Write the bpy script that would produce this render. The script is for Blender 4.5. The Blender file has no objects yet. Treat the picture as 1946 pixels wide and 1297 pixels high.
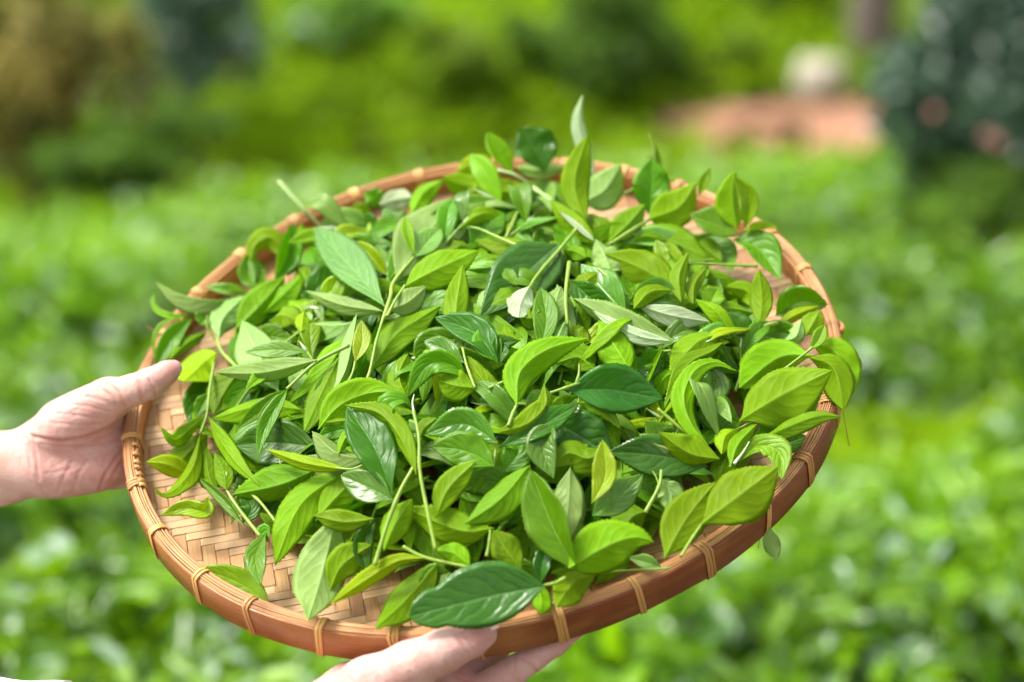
import bpy, math, random
import numpy as np
from mathutils import Vector

random.seed(7); RNG = np.random.default_rng(11)
SC = bpy.context.scene
COL = SC.collection
rad = math.radians

# ------------------------------------------------------------------ camera
LENS, SENSOR = 85.0, 36.0
IW, IH = 1946.0, 1297.0                       # size of the photograph
FPX = LENS / SENSOR * IW
PITCH = rad(20.0)
CAM = np.array([0.0, 0.0, 1.55])
RT = np.array([1.0, 0.0, 0.0])
FW = np.array([0.0, math.cos(PITCH), -math.sin(PITCH)])
UP = np.array([0.0, math.sin(PITCH), math.cos(PITCH)])
cam_data = bpy.data.cameras.new('camera')
cam = bpy.data.objects.new('camera', cam_data); COL.objects.link(cam)
cam.location = CAM
cam.rotation_euler = (math.pi / 2 - PITCH, 0, 0)
cam_data.lens, cam_data.sensor_width = LENS, SENSOR
cam_data.clip_start, cam_data.clip_end = 0.05, 400
cam_data.dof.use_dof = True
cam_data.dof.focus_distance = 1.66
cam_data.dof.aperture_fstop = 2.9
SC.camera = cam

# ------------------------------------------------------------------ sky and sun
SUN_AZ, SUN_EL = rad(-62.0), rad(56.0)        # azimuth from +Y towards +X; high, from the left
world = bpy.data.worlds.new('World'); SC.world = world; world.use_nodes = True
wn, wl = world.node_tree.nodes, world.node_tree.links
sky = wn.new('ShaderNodeTexSky'); sky.sky_type = 'NISHITA'; sky.sun_disc = False
sky.sun_elevation = SUN_EL; sky.sun_rotation = SUN_AZ
sky.air_density, sky.dust_density, sky.ozone_density = 1.0, 4.0, 1.0
hs = wn.new('ShaderNodeHueSaturation'); hs.inputs['Saturation'].default_value = 0.12   # thin overcast
wl.new(sky.outputs[0], hs.inputs['Color'])
wl.new(hs.outputs[0], wn['Background'].inputs['Color'])
wn['Background'].inputs['Strength'].default_value = 0.085
sun_d = bpy.data.lights.new('sun', 'SUN'); sun_d.energy = 1.5; sun_d.angle = rad(18); sun_d.color = (1, 0.95, 0.87)
sun = bpy.data.objects.new('sun', sun_d); COL.objects.link(sun)
sdir = Vector((math.cos(SUN_EL) * math.sin(SUN_AZ), math.cos(SUN_EL) * math.cos(SUN_AZ) - 0.25, math.sin(SUN_EL)))
sun.rotation_euler = sdir.to_track_quat('Z', 'Y').to_euler()
sun.location = (-3, 1, 5)
vs = SC.view_settings
vs.view_transform, vs.look, vs.gamma, vs.exposure = 'Standard', 'None', 1.0, 1.92
vs.use_curve_mapping = False
SC.cycles.use_denoising = True
SC.cycles.max_bounces = 7
SC.cycles.transmission_bounces = 5
SC.cycles.diffuse_bounces = 4
SC.cycles.glossy_bounces = 2
SC.cycles.use_adaptive_sampling = True
SC.cycles.adaptive_threshold = 0.02
SC.cycles.sample_clamp_indirect = 6

# ------------------------------------------------------------------ helpers
def ray(px, py):
    return FW + RT * ((px - IW / 2) / FPX) + UP * ((IH / 2 - py) / FPX)
def at(px, py, depth):                         # the point seen at a pixel, a given number of metres away
    return CAM + ray(px, py) * depth
def nrm(v):
    v = np.asarray(v, float); return v / (np.linalg.norm(v, axis=-1, keepdims=True) + 1e-12)
def mesh_obj(name, V, F, mats, parent=None, smooth=True, fmat=None, uv=None):
    me = bpy.data.meshes.new(name)
    me.from_pydata([tuple(v) for v in np.asarray(V)], [], [tuple(int(i) for i in f) for f in F])
    for m in (mats if isinstance(mats, (list, tuple)) else [mats]):
        me.materials.append(m)
    if fmat is not None:
        me.polygons.foreach_set('material_index', np.asarray(fmat, dtype=np.int32))
    if smooth:
        me.polygons.foreach_set('use_smooth', np.ones(len(me.polygons), dtype=bool))
    if uv is not None:
        lay = me.uv_layers.new(name='UVMap')
        idx = np.empty(len(me.loops), dtype=np.int32); me.loops.foreach_get('vertex_index', idx)
        lay.data.foreach_set('uv', np.asarray(uv, dtype=np.float32)[idx].ravel())
    me.update()
    o = bpy.data.objects.new(name, me); COL.objects.link(o)
    if parent is not None: o.parent = parent
    return o
def big_mesh(name, V, F, mat, parent=None, uv=None, smooth=True):   # F: (n,4) array of quads, fast path
    me = bpy.data.meshes.new(name)
    V = np.asarray(V, np.float32); F = np.asarray(F, np.int32); k = F.shape[1]
    me.vertices.add(len(V)); me.vertices.foreach_set('co', V.ravel())
    me.loops.add(F.size); me.loops.foreach_set('vertex_index', F.ravel())
    me.polygons.add(len(F))
    me.polygons.foreach_set('loop_start', np.arange(0, F.size, k, dtype=np.int32))
    me.polygons.foreach_set('loop_total', np.full(len(F), k, dtype=np.int32))
    me.polygons.foreach_set('use_smooth', np.full(len(F), smooth, dtype=bool))
    if uv is not None:
        lay = me.uv_layers.new(name='UVMap')
        lay.data.foreach_set('uv', np.asarray(uv, np.float32)[F.ravel()].ravel())
    me.materials.append(mat); me.update(calc_edges=True); me.validate()
    o = bpy.data.objects.new(name, me); COL.objects.link(o)
    if parent is not None: o.parent = parent
    return o
def empty(name, loc=(0, 0, 0)):
    o = bpy.data.objects.new(name, None); COL.objects.link(o); o.empty_display_size = 0.02
    return o
def tag(o, label=None, cat=None, group=None, kind=None):
    if label: o['label'] = label
    if cat: o['category'] = cat
    if group: o['group'] = group
    if kind: o['kind'] = kind
    return o
def spline(P, n):                              # Catmull-Rom through the points, n samples, even in arc length
    P = np.asarray(P, float)
    if len(P) == 2:
        return P[0] + (P[1] - P[0]) * np.linspace(0, 1, n)[:, None]
    Q = np.vstack([2 * P[0] - P[1], P, 2 * P[-1] - P[-2]])
    out = []
    for i in range(1, len(Q) - 2):
        t = np.linspace(0, 1, 24, endpoint=False)[:, None]
        a, b, c, d = Q[i - 1], Q[i], Q[i + 1], Q[i + 2]
        out.append(0.5 * (2 * b + (c - a) * t + (2 * a - 5 * b + 4 * c - d) * t ** 2 + (3 * b - a - 3 * c + d) * t ** 3))
    out = np.vstack(out + [P[-1:]])
    s = np.concatenate([[0], np.cumsum(np.linalg.norm(np.diff(out, axis=0), axis=1))])
    q = np.linspace(0, s[-1], n)
    return np.stack([np.interp(q, s, out[:, k]) for k in range(3)], 1)
def tube(P, r, seg=8, cap=True):               # verts, faces of a tube along P with radius r (scalar or per point)
    P = np.asarray(P, float); n = len(P); r = np.broadcast_to(np.asarray(r, float), (n,))
    T = nrm(np.gradient(P, axis=0))
    a = np.array([0, 0, 1.0]) if abs(T[0, 2]) < 0.9 else np.array([1.0, 0, 0])
    X = []
    x = nrm(np.cross(T[0], a))
    for i in range(n):
        x = nrm(x - T[i] * (x @ T[i])); X.append(x)
    X = np.array(X); Y = np.cross(T, X)
    ang = np.linspace(0, 2 * math.pi, seg, endpoint=False)
    V = (P[:, None] + (X[:, None] * np.cos(ang)[None, :, None] + Y[:, None] * np.sin(ang)[None, :, None]) * r[:, None, None]).reshape(-1, 3)
    F = [(i * seg + j, i * seg + (j + 1) % seg, (i + 1) * seg + (j + 1) % seg, (i + 1) * seg + j) for i in range(n - 1) for j in range(seg)]
    if cap:
        F.append(tuple(range(seg))[::-1]); F.append(tuple((n - 1) * seg + j for j in range(seg)))
    return V, F

# ------------------------------------------------------------------ materials
class NT:
    def __init__(s, name):
        s.m = bpy.data.materials.new(name); s.m.use_nodes = True
        s.t = s.m.node_tree; s.n = s.t.nodes; s.l = s.t.links
        s.bsdf = s.n['Principled BSDF']; s.out = s.n['Material Output']
    def new(s, typ, **kw):
        nd = s.n.new(typ)
        for k, v in kw.items(): setattr(nd, k, v)
        return nd
    def put(s, sock, val):
        if isinstance(val, bpy.types.NodeSocket): s.l.new(val, sock)
        elif isinstance(val, (tuple, list)) and len(val) == 3 and sock.type == 'RGBA': sock.default_value = (*val, 1)
        else: sock.default_value = val
    def math(s, op, a, b=None, c=None, clamp=False):
        nd = s.new('ShaderNodeMath', operation=op); nd.use_clamp = clamp
        s.put(nd.inputs[0], a)
        if b is not None: s.put(nd.inputs[1], b)
        if c is not None: s.put(nd.inputs[2], c)
        return nd.outputs[0]
    def mix(s, f, a, b, blend='MIX'):
        nd = s.new('ShaderNodeMix', data_type='RGBA', blend_type=blend)
        s.put(nd.inputs[0], f); s.put(nd.inputs[6], a); s.put(nd.inputs[7], b)
        return nd.outputs[2]
    def noise(s, vec, scale, detail=3, rough=0.5, out='Fac'):
        nd = s.new('ShaderNodeTexNoise'); nd.inputs['Scale'].default_value = scale
        nd.inputs['Detail'].default_value = detail; nd.inputs['Roughness'].default_value = rough
        if vec is not None: s.l.new(vec, nd.inputs['Vector'])
        return nd.outputs[out]
    def ramp(s, f, lo, hi, a=0.0, b=1.0):
        nd = s.new('ShaderNodeMapRange', interpolation_type='SMOOTHSTEP')
        s.put(nd.inputs[0], f); s.put(nd.inputs[1], lo); s.put(nd.inputs[2], hi); s.put(nd.inputs[3], a); s.put(nd.inputs[4], b)
        return nd.outputs[0]
    def mapping(s, vec, scale=(1, 1, 1)):
        nd = s.new('ShaderNodeMapping'); nd.inputs['Scale'].default_value = scale; s.l.new(vec, nd.inputs['Vector'])
        return nd.outputs[0]
    def coord(s, which='Object'): return s.new('ShaderNodeTexCoord').outputs[which]
    def bump(s, h, strength, dist, normal=None):
        nd = s.new('ShaderNodeBump'); nd.inputs['Strength'].default_value = strength; nd.inputs['Distance'].default_value = dist
        s.l.new(h, nd.inputs['Height'])
        if normal is not None: s.l.new(normal, nd.inputs['Normal'])
        return nd.outputs[0]
    def set(s, **kw):
        names = dict(color='Base Color', rough='Roughness', spec='Specular IOR Level', normal='Normal', sss='Subsurface Weight',
                     sssr='Subsurface Radius', ssss='Subsurface Scale', coat='Coat Weight', coatr='Coat Roughness', sheen='Sheen Weight')
        for k, v in kw.items(): s.put(s.bsdf.inputs[names[k]], v)
    def translucent(s, col, fac, normal=None):
        tr = s.new('ShaderNodeBsdfTranslucent'); s.put(tr.inputs['Color'], col)
        if normal is not None: s.l.new(normal, tr.inputs['Normal'])
        mx = s.new('ShaderNodeMixShader'); s.put(mx.inputs[0], fac)
        s.l.new(s.bsdf.outputs[0], mx.inputs[1]); s.l.new(tr.outputs[0], mx.inputs[2]); s.l.new(mx.outputs[0], s.out.inputs[0])

def leaf_material(name, col, edge, vein, transl, rough, spec, under=False, wet=0.0, veinf=0.5):
    t = NT(name)
    uv = t.coord('UV'); sep = t.new('ShaderNodeSeparateXYZ'); t.l.new(uv, sep.inputs[0])
    u, v = sep.outputs[0], sep.outputs[1]
    ob = t.coord('Object'); rnd = t.new('ShaderNodeObjectInfo').outputs['Random']
    s = t.math('MULTIPLY', t.math('ABSOLUTE', t.math('SUBTRACT', v, 0.5)), 2.0)
    nz = t.noise(ob, 60, 2)
    q = t.math('ADD', t.math('SUBTRACT', t.math('MULTIPLY', u, 6.6), t.math('MULTIPLY', t.math('POWER', s, 1.35), 2.3)), t.math('MULTIPLY', nz, 1.5))
    q = t.math('ADD', q, t.math('MULTIPLY', t.math('GREATER_THAN', v, 0.5), 0.45))
    d = t.math('ABSOLUTE', t.math('SUBTRACT', t.math('FRACT', q), 0.5))               # 0 on a side vein
    fade = t.ramp(s, 0.55, 0.95, 1.0, 0.0)
    side = t.math('MULTIPLY', t.ramp(d, 0.008, 0.045, 1.0, 0.0), fade)
    mid = t.ramp(s, 0.02, 0.075, 1.0, 0.0)
    veins = t.math('MAXIMUM', mid, t.math('MULTIPLY', side, 0.6 if under else 0.42))
    blot0 = t.noise(ob, 34, 3); blot = t.ramp(blot0, 0.3, 0.7)
    c = t.mix(t.math('MULTIPLY', blot, 0.5), col, tuple(x * 0.66 for x in col))
    c = t.mix(t.math('MULTIPLY', t.ramp(s, 0.86, 1.0), 0.35), c, edge)
    c = t.mix(t.math('MULTIPLY', side, 0.6), c, tuple(x * (0.55 if under else 1.8) for x in col))
    c = t.mix(t.math('MULTIPLY', t.ramp(t.noise(ob, 190, 2), 0.40, 0.62), 0.22), c, tuple(x * 0.6 for x in col))
    c = t.mix(t.math('MULTIPLY', mid, veinf), c, vein)
    spots = t.ramp(t.noise(ob, 110, 3), 0.70, 0.74)
    c = t.mix(t.math('MULTIPLY', spots, t.math('MULTIPLY', t.math('GREATER_THAN', rnd, 0.45), 0.6)), c, (0.10, 0.06, 0.015))
    h = t.new('ShaderNodeHueSaturation'); t.l.new(c, h.inputs['Color'])
    t.put(h.inputs['Hue'], t.math('MULTIPLY_ADD', rnd, 0.03, 0.485)); t.put(h.inputs['Value'], t.math('MULTIPLY_ADD', rnd, 0.45, 0.80))
    c = h.outputs[0]
    # quilted relief: blade swells between the side veins, midrib is a groove above and a ridge below
    swell = t.math('MULTIPLY', t.ramp(d, 0.0, 0.35), fade)
    sign = -1.0 if under else 1.0
    hgt = t.math('ADD', t.math('MULTIPLY', swell, 0.9 * sign), t.math('MULTIPLY', mid, -1.1 * sign))
    hgt = t.math('ADD', hgt, t.math('MULTIPLY', blot0, 2.2))
    nb = t.bump(hgt, 0.30 if not under else 0.20, 0.0012)
    r = t.math('MULTIPLY_ADD', nz, 0.22, rough - 0.11)
    if wet > 0:
        m = t.ramp(t.noise(ob, 55, 3, 0.45), 0.56 - 0.16 * wet, 0.60 - 0.16 * wet)
        r = t.math('ADD', t.math('MULTIPLY', r, t.math('SUBTRACT', 1.0, m)), t.math('MULTIPLY', m, 0.24))
        nb = t.bump(m, 0.25, 0.0004, nb)
        t.set(coat=t.math('MULTIPLY', m, 0.18)); t.bsdf.inputs['Coat Roughness'].default_value = 0.1
    t.set(color=c, rough=r, spec=spec, normal=nb)
    tc = t.mix(t.math('MULTIPLY', veins, 0.6), transl, tuple(x * 0.55 for x in transl))
    t.translucent(tc, 0.42 if under else 0.30, nb)
    return t.m
def tone(name, up, lo, edge, transl, rough=0.40, spec=0.5, wet=0.0, lrough=0.5):
    return (leaf_material('leaf_upper_' + name, up, edge, tuple(min(1, x * 1.5 + 0.03) for x in up), transl, rough, spec, False, wet, 0.55),
            leaf_material('leaf_under_' + name, lo, edge, tuple(min(1, x * 1.3 + 0.05) for x in lo), transl, lrough, 0.14, True, 0, 0.55))
TONES = {
    'D': tone('dark', (0.042, 0.150, 0.004), (0.120, 0.240, 0.008), (0.07, 0.22, 0.015), (0.28, 0.62, 0.01), 0.34, 0.30),
    'W': tone('dark_wet', (0.048, 0.165, 0.016), (0.110, 0.230, 0.022), (0.07, 0.22, 0.02), (0.26, 0.60, 0.01), 0.40, 0.32, 0.7),
    'M': tone('mid', (0.098, 0.240, 0.004), (0.180, 0.325, 0.006), (0.16, 0.34, 0.015), (0.46, 0.85, 0.01), 0.36, 0.28),
    'V': tone('mid_wet', (0.105, 0.255, 0.024), (0.155, 0.310, 0.026), (0.18, 0.35, 0.03), (0.46, 0.85, 0.02), 0.36, 0.45, 0.9),
    'Y': tone('young', (0.165, 0.330, 0.004), (0.205, 0.365, 0.005), (0.27, 0.44, 0.02), (0.66, 0.98, 0.02), 0.38, 0.25, 0, 0.52),
    'G': tone('lemon', (0.265, 0.410, 0.003), (0.285, 0.420, 0.004), (0.34, 0.48, 0.02), (0.80, 0.98, 0.02), 0.40, 0.35, 0, 0.52),
    'P': tone('pale', (0.180, 0.340, 0.055), (0.330, 0.490, 0.150), (0.30, 0.45, 0.08), (0.64, 0.95, 0.10), 0.40, 0.45, 0, 0.36),  # pale underside, with some sky sheen put into the colour
    'Q': tone('silver', (0.220, 0.370, 0.090), (0.540, 0.630, 0.400), (0.46, 0.57, 0.28), (0.66, 0.92, 0.22), 0.40, 0.5, 0, 0.30),
}
def stem_material(name, c1, c2):
    t = NT(name); ob = t.coord('Object')
    c = t.mix(t.ramp(t.noise(ob, 40, 3), 0.35, 0.65), c1, c2)
    c = t.mix(t.math('MULTIPLY', t.ramp(t.noise(ob, 220, 2), 0.62, 0.72), 0.35), c, (0.18, 0.16, 0.05))
    nb = t.bump(t.noise(t.mapping(ob, (1, 1, 1)), 300, 2), 0.2, 0.0005)
    t.set(color=c, rough=0.42, spec=0.45, normal=nb, sss=0.25, sssr=(0.3, 0.6, 0.1), ssss=0.004)
    return t.m
M_STEM = stem_material('stem_green', (0.18, 0.30, 0.03), (0.25, 0.37, 0.045))
M_STEM_P = stem_material('stem_pale', (0.30, 0.43, 0.14), (0.38, 0.50, 0.20))
M_CUT = stem_material('stem_cut', (0.30, 0.25, 0.10), (0.20, 0.15, 0.06))
M_BUD = stem_material('bud_silver', (0.45, 0.55, 0.32), (0.60, 0.66, 0.50))
# ------------------------------------------------------------------ the tray's own frame
_th, _ph = rad(47.0), -0.1068
_nc = np.array([math.sin(_ph), math.cos(_ph) * math.sin(_th), math.cos(_ph) * math.cos(_th)])
def cam2w(v): return RT * v[0] + UP * v[1] - FW * v[2]
TN = cam2w(_nc)
_uc = nrm(np.array([1.0, 0, 0]) - _nc * _nc[0])
TU = cam2w(_uc); TV = cam2w(np.cross(_nc, _uc))
TC = CAM + cam2w(np.array([-0.0247, -0.0228, -1.7509]))
TR = 0.25
FLOOR = -0.022
def rim_r(fi):                                   # the hand-bent hoop is a little out of round
    return TR * (1 + 0.0298 * np.cos(2 * fi) + 0.0253 * np.sin(2 * fi) + 0.0089 * np.cos(3 * fi) - 0.0046 * np.sin(3 * fi))
def rim(fi, dr=0.0, dz=0.0):
    fi = np.asarray(fi, float); r = rim_r(fi) + dr
    return TC + np.multiply.outer(r * np.cos(fi), TU) + np.multiply.outer(r * np.sin(fi), TV) + np.multiply.outer(np.broadcast_to(dz, fi.shape), TN)
def tray_pt(u, v, z): return TC + TU * u + TV * v + TN * z
def hit_plane(px, py, z):
    d = ray(px, py); t = ((TC + TN * z - CAM) @ TN) / (d @ TN)
    X = CAM + d * t - TC
    return t, X @ TU, X @ TV
def heap_z(u, v):
    r = math.hypot(u - 0.012, v + 0.004)
    z = FLOOR + 0.004 + 0.072 * max(0.0, 1 - (r / 0.232) ** 2) ** 0.9
    rr = math.hypot(u, v)
    if rr > 0.222: z = max(z, 0.006 * min(1, (rr - 0.222) / 0.02))
    return z
def surf_depth(px, py):
    z = 0.02
    for _ in range(25):
        t, u, v = hit_plane(px, py, z)
        z = 0.5 * z + 0.5 * heap_z(u, v)
    return t

# ------------------------------------------------------------------ bamboo
def bamboo(name, c1, c2, dark, lines=1.0, gloss=0.42, axis_scale=(6, 400, 1), aged=None):
    t = NT(name); uv = t.coord('UV'); ob = t.coord('Object'); rnd = t.new('ShaderNodeObjectInfo').outputs['Random']
    fib = t.noise(t.mapping(uv, axis_scale), 1.0, 4, 0.65)
    fine = t.noise(t.mapping(uv, (axis_scale[0] * 3, axis_scale[1] * 3, 1)), 1.0, 2, 0.6)
    c = t.mix(t.ramp(fib, 0.32, 0.68), c1, c2)
    c = t.mix(t.math('MULTIPLY', t.ramp(fine, 0.58, 0.75), 0.55 * lines), c, dark)
    c = t.mix(t.math('MULTIPLY', t.ramp(t.noise(ob, 16, 4, 0.6), 0.5, 0.75), 0.55), c, dark)
    c = t.mix(t.math('MULTIPLY', t.ramp(t.noise(ob, 210, 2), 0.74, 0.80), 0.5), c, tuple(x * 0.25 for x in dark))
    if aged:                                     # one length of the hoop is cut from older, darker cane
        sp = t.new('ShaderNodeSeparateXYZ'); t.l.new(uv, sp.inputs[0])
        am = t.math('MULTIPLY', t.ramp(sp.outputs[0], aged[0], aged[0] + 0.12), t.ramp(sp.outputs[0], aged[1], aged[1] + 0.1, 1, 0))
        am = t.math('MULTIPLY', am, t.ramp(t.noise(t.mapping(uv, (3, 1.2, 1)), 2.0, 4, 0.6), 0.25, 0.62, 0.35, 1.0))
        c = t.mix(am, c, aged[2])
    h = t.new('ShaderNodeHueSaturation'); t.l.new(c, h.inputs['Color'])
    t.put(h.inputs['Value'], t.math('MULTIPLY_ADD', rnd, 0.35, 0.82)); t.put(h.inputs['Hue'], t.math('MULTIPLY_ADD', rnd, 0.012, 0.494))
    nb = t.bump(t.math('ADD', fib, t.math('MULTIPLY', fine, 0.5)), 0.35, 0.0005)
    t.set(color=h.outputs[0], rough=t.math('MULTIPLY_ADD', fib, 0.25, gloss - 0.1), spec=0.4, normal=nb)
    return t.m
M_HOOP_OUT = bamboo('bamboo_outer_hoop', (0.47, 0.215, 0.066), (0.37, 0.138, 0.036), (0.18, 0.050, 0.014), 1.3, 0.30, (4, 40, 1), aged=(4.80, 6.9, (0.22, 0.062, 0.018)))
M_HOOP_IN = bamboo('bamboo_inner_hoop', (0.46, 0.20, 0.075), (0.34, 0.115, 0.038), (0.17, 0.048, 0.018), 0.7, 0.40, (4, 40, 1))
M_SPLINT = bamboo('bamboo_rim_splint', (0.56, 0.31, 0.13), (0.43, 0.21, 0.08), (0.20, 0.075, 0.025), 1.0, 0.42, (6, 40, 1))
M_BIND = bamboo('rattan_binding', (0.66, 0.37, 0.13), (0.55, 0.27, 0.085), (0.36, 0.15, 0.045), 0.6, 0.36, (5, 30, 1))
M_STRIP_A = bamboo('bamboo_strip_warp', (0.43, 0.235, 0.090), (0.33, 0.160, 0.055), (0.20, 0.085, 0.028), 1.3, 0.48, (5, 26, 1))
M_STRIP_B = bamboo('bamboo_strip_weft', (0.54, 0.345, 0.175), (0.45, 0.265, 0.12), (0.29, 0.14, 0.054), 0.8, 0.45, (5, 22, 1))

tray = empty('winnowing_tray')
tag(tray, 'round woven bamboo tray with bound rim, tilted and heaped with tea leaves', 'tray')

def sweep(name, prof, fis, mat, parent, wob=0.0, closed=True, seed=0):
    """prof: list of (dr, dz) round the section, swept round the rim"""
    rs = np.random.default_rng(seed); n = len(fis); k = len(prof)
    ph = rs.uniform(0, 6.28, 4)
    V = np.zeros((n, k, 3)); UVs = np.zeros((n, k, 2))
    per = np.concatenate([[0], np.cumsum([math.dist(prof[i], prof[(i + 1) % k]) for i in range(k)])])
    for j, (dr, dz) in enumerate(prof):
        w = wob * (np.sin(fis * 7 + ph[0]) + np.sin(fis * 13 + ph[1]) * 0.6 + np.sin(fis * 29 + ph[2]) * 0.3)
        w2 = wob * (np.sin(fis * 5 + ph[3]) + np.sin(fis * 17 + ph[1]) * 0.5)
        V[:, j] = rim(fis, dr + w * 0.5, dz + w2)
        UVs[:, j, 0] = fis * TR * 4; UVs[:, j, 1] = per[j] * 25
    F = []
    m = n if closed else n - 1
    for i in range(m):
        for j in range(k):
            F.append((i * k + j, ((i + 1) % n) * k + j, ((i + 1) % n) * k + (j + 1) % k, i * k + (j + 1) % k))
    if not closed:
        F.append(tuple(range(k))); F.append(tuple((n - 1) * k + j for j in range(k))[::-1])
    return mesh_obj(name, V.reshape(-1, 3), F, mat, parent, uv=UVs.reshape(-1, 2), smooth=True)
def slab(r0, r1, z0, z1, b=0.0006):
    return [(r0 + b, z0), (r1 - b, z0), (r1, z0 + b), (r1, z1 - b), (r1 - b, z1), (r0 + b, z1), (r0, z1 - b), (r0, z0 + b)]
FI = np.linspace(0, 2 * math.pi, 200, endpoint=False)
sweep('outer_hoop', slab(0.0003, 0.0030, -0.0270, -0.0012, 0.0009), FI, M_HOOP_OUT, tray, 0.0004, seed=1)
sweep('inner_hoop', slab(-0.0084, -0.0058, -0.0260, -0.0012, 0.0007), FI, M_HOOP_IN, tray, 0.0004, seed=2)
rs_ = random.Random(5)
for i, (dr, dz, w) in enumerate([(-0.0048, 0.0002, .0013), (-0.0033, 0.0008, .0012), (-0.0018, 0.0010, .0013), (-0.0004, 0.0006, .0012), (0.0009, 0.0000, .0012)]):
    sp = [(dr + w * 0.58 * math.cos(a), dz - 0.0012 + w * math.sin(a)) for a in np.linspace(0, 2 * math.pi, 8, endpoint=False)]
    sweep('rim_splint', sp, FI, M_SPLINT, tray, 0.00034, seed=10 + i)
sweep('rim_core', slab(-0.0060, 0.0003, -0.0250, -0.0025), FI, M_SPLINT, tray, 0.0, seed=3)

def binding(fi, strands=2, width=0.0025, slant=0.0, gap=0.0026, parent=tray, inner=False):
    """rattan wound over the rim; each strand a flat band round the section"""
    sec = [(-0.0090, -0.0265), (-0.0092, -0.0150), (-0.0091, -0.0030), (-0.0076, -0.0004), (-0.0048, 0.0014), (-0.0018, 0.0018), (0.0014, 0.0008), (0.0035, -0.0012), (0.0037, -0.0130), (0.0035, -0.0265), (0.0022, -0.0284), (-0.0040, -0.0286), (-0.0080, -0.0284)]
    if inner: sec = [(-0.0090, -0.0240), (-0.0092, -0.0150), (-0.0091, -0.0030), (-0.0078, -0.0002), (-0.0060, 0.0012), (-0.0046, 0.0008), (-0.0045, -0.0040), (-0.0060, -0.0100), (-0.0070, -0.0240)]
    P2 = np.array(sec); nC = len(sec)
    ctr = P2.mean(0)
    V, F, UVs = [], [], []
    for s in range(strands):
        off = (s - (strands - 1) / 2) * gap
        w = width * rs_.uniform(0.85, 1.1); lift = rs_.uniform(-0.0002, 0.0002)
        base = len(V)
        for k in range(nC):
            d = (P2[k] - ctr); d = d / np.linalg.norm(d)
            sl = slant * (P2[k][1] + 0.013) + rs_.uniform(-.0002, .0002)
            for q, (ta, th) in enumerate([(-0.5, 0.0), (-0.34, 0.0005), (0.34, 0.0005), (0.5, 0.0), (0.0, -0.0006)]):
                p = P2[k] + d * (th + lift)
                a = fi + (off + ta * w + sl) / TR
                V.append(rim(a, p[0], p[1])); UVs.append((k * 0.02 + s * 0.3, ta * 0.1 + fi))
        for k in range(nC):
            for q in range(5):
                a, b = base + k * 5 + q, base + k * 5 + (q + 1) % 5
                c, d_ = base + ((k + 1) % nC) * 5 + (q + 1) % 5, base + ((k + 1) % nC) * 5 + q
                F.append((a, d_, c, b))
    return mesh_obj('binding', np.array(V), F, M_BIND, parent, uv=np.array(UVs))
def px_fi(px, py):
    _, u, v = hit_plane(px, py, 0.0); return math.atan2(v, u)
BINDS = [(258, 826), (266, 912), (298, 1003), (366, 1098), (463, 1158), (600, 1197), (750, 1203), (1062, 1163), (1212, 1112), (1343, 1042), (1450, 957), (1535, 868), (1575, 757), (1583, 650),
         (1525, 512), (1467, 442), (1293, 350), (1185, 318), (1075, 302), (930, 306), (795, 330), (672, 362), (556, 417), (452, 482), (368, 552), (310, 635)]
for i, (px, py) in enumerate(BINDS):
    binding(px_fi(px, py), 3 if rs_.random() < 0.35 else 2, slant=rs_.uniform(-0.12, 0.12))
binding(px_fi(905, 1193), 2)
for k in range(7):                               # close lashing where the ends of the hoop overlap
    b = binding(px_fi(262 + k * 1.5, 848 + k * 12), 1, 0.0034, rs_.uniform(-.2, .2), inner=True)
# dark knot of rattan at the back of the rim on the right
fi0 = px_fi(1588, 600)
P = [rim(fi0 + a, 0.0042 + 0.002 * math.sin(t), -0.004 - 0.010 * t / 3.1) for t, a in zip(np.linspace(0, 3.1, 9), np.linspace(-0.05, 0.03, 9))]
v, f = tube(spline(P, 20), 0.0022, 8)
mesh_obj('rim_knot', v, f, M_HOOP_OUT, tray, uv=np.zeros((len(v), 2)))
# stray fibres hanging from the rim
def fibre(pts, r=0.00035):
    v, f = tube(spline(pts, 16), r, 5)
    return mesh_obj('loose_fibre', v, f, M_SPLINT, tray, uv=np.zeros((len(v), 2)))
dR = hit_plane(1590, 760, 0)[0]
fibre([at(1577, 775, dR), at(1598, 772, dR - .004), at(1606, 806, dR), at(1614, 848, dR + .006)])
dB = hit_plane(1450, 980, -0.02)[0]
fibre([at(1448, 985, dB), at(1446, 1010, dB), at(1441, 1042, dB)]); fibre([at(1446, 990, dB), at(1456, 1020, dB), at(1474, 1068, dB)], 0.00025)
dL = hit_plane(300, 640, 0)[0]
fibre([at(297, 635, dL), at(286, 625, dL), at(277, 618, dL)])

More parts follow.
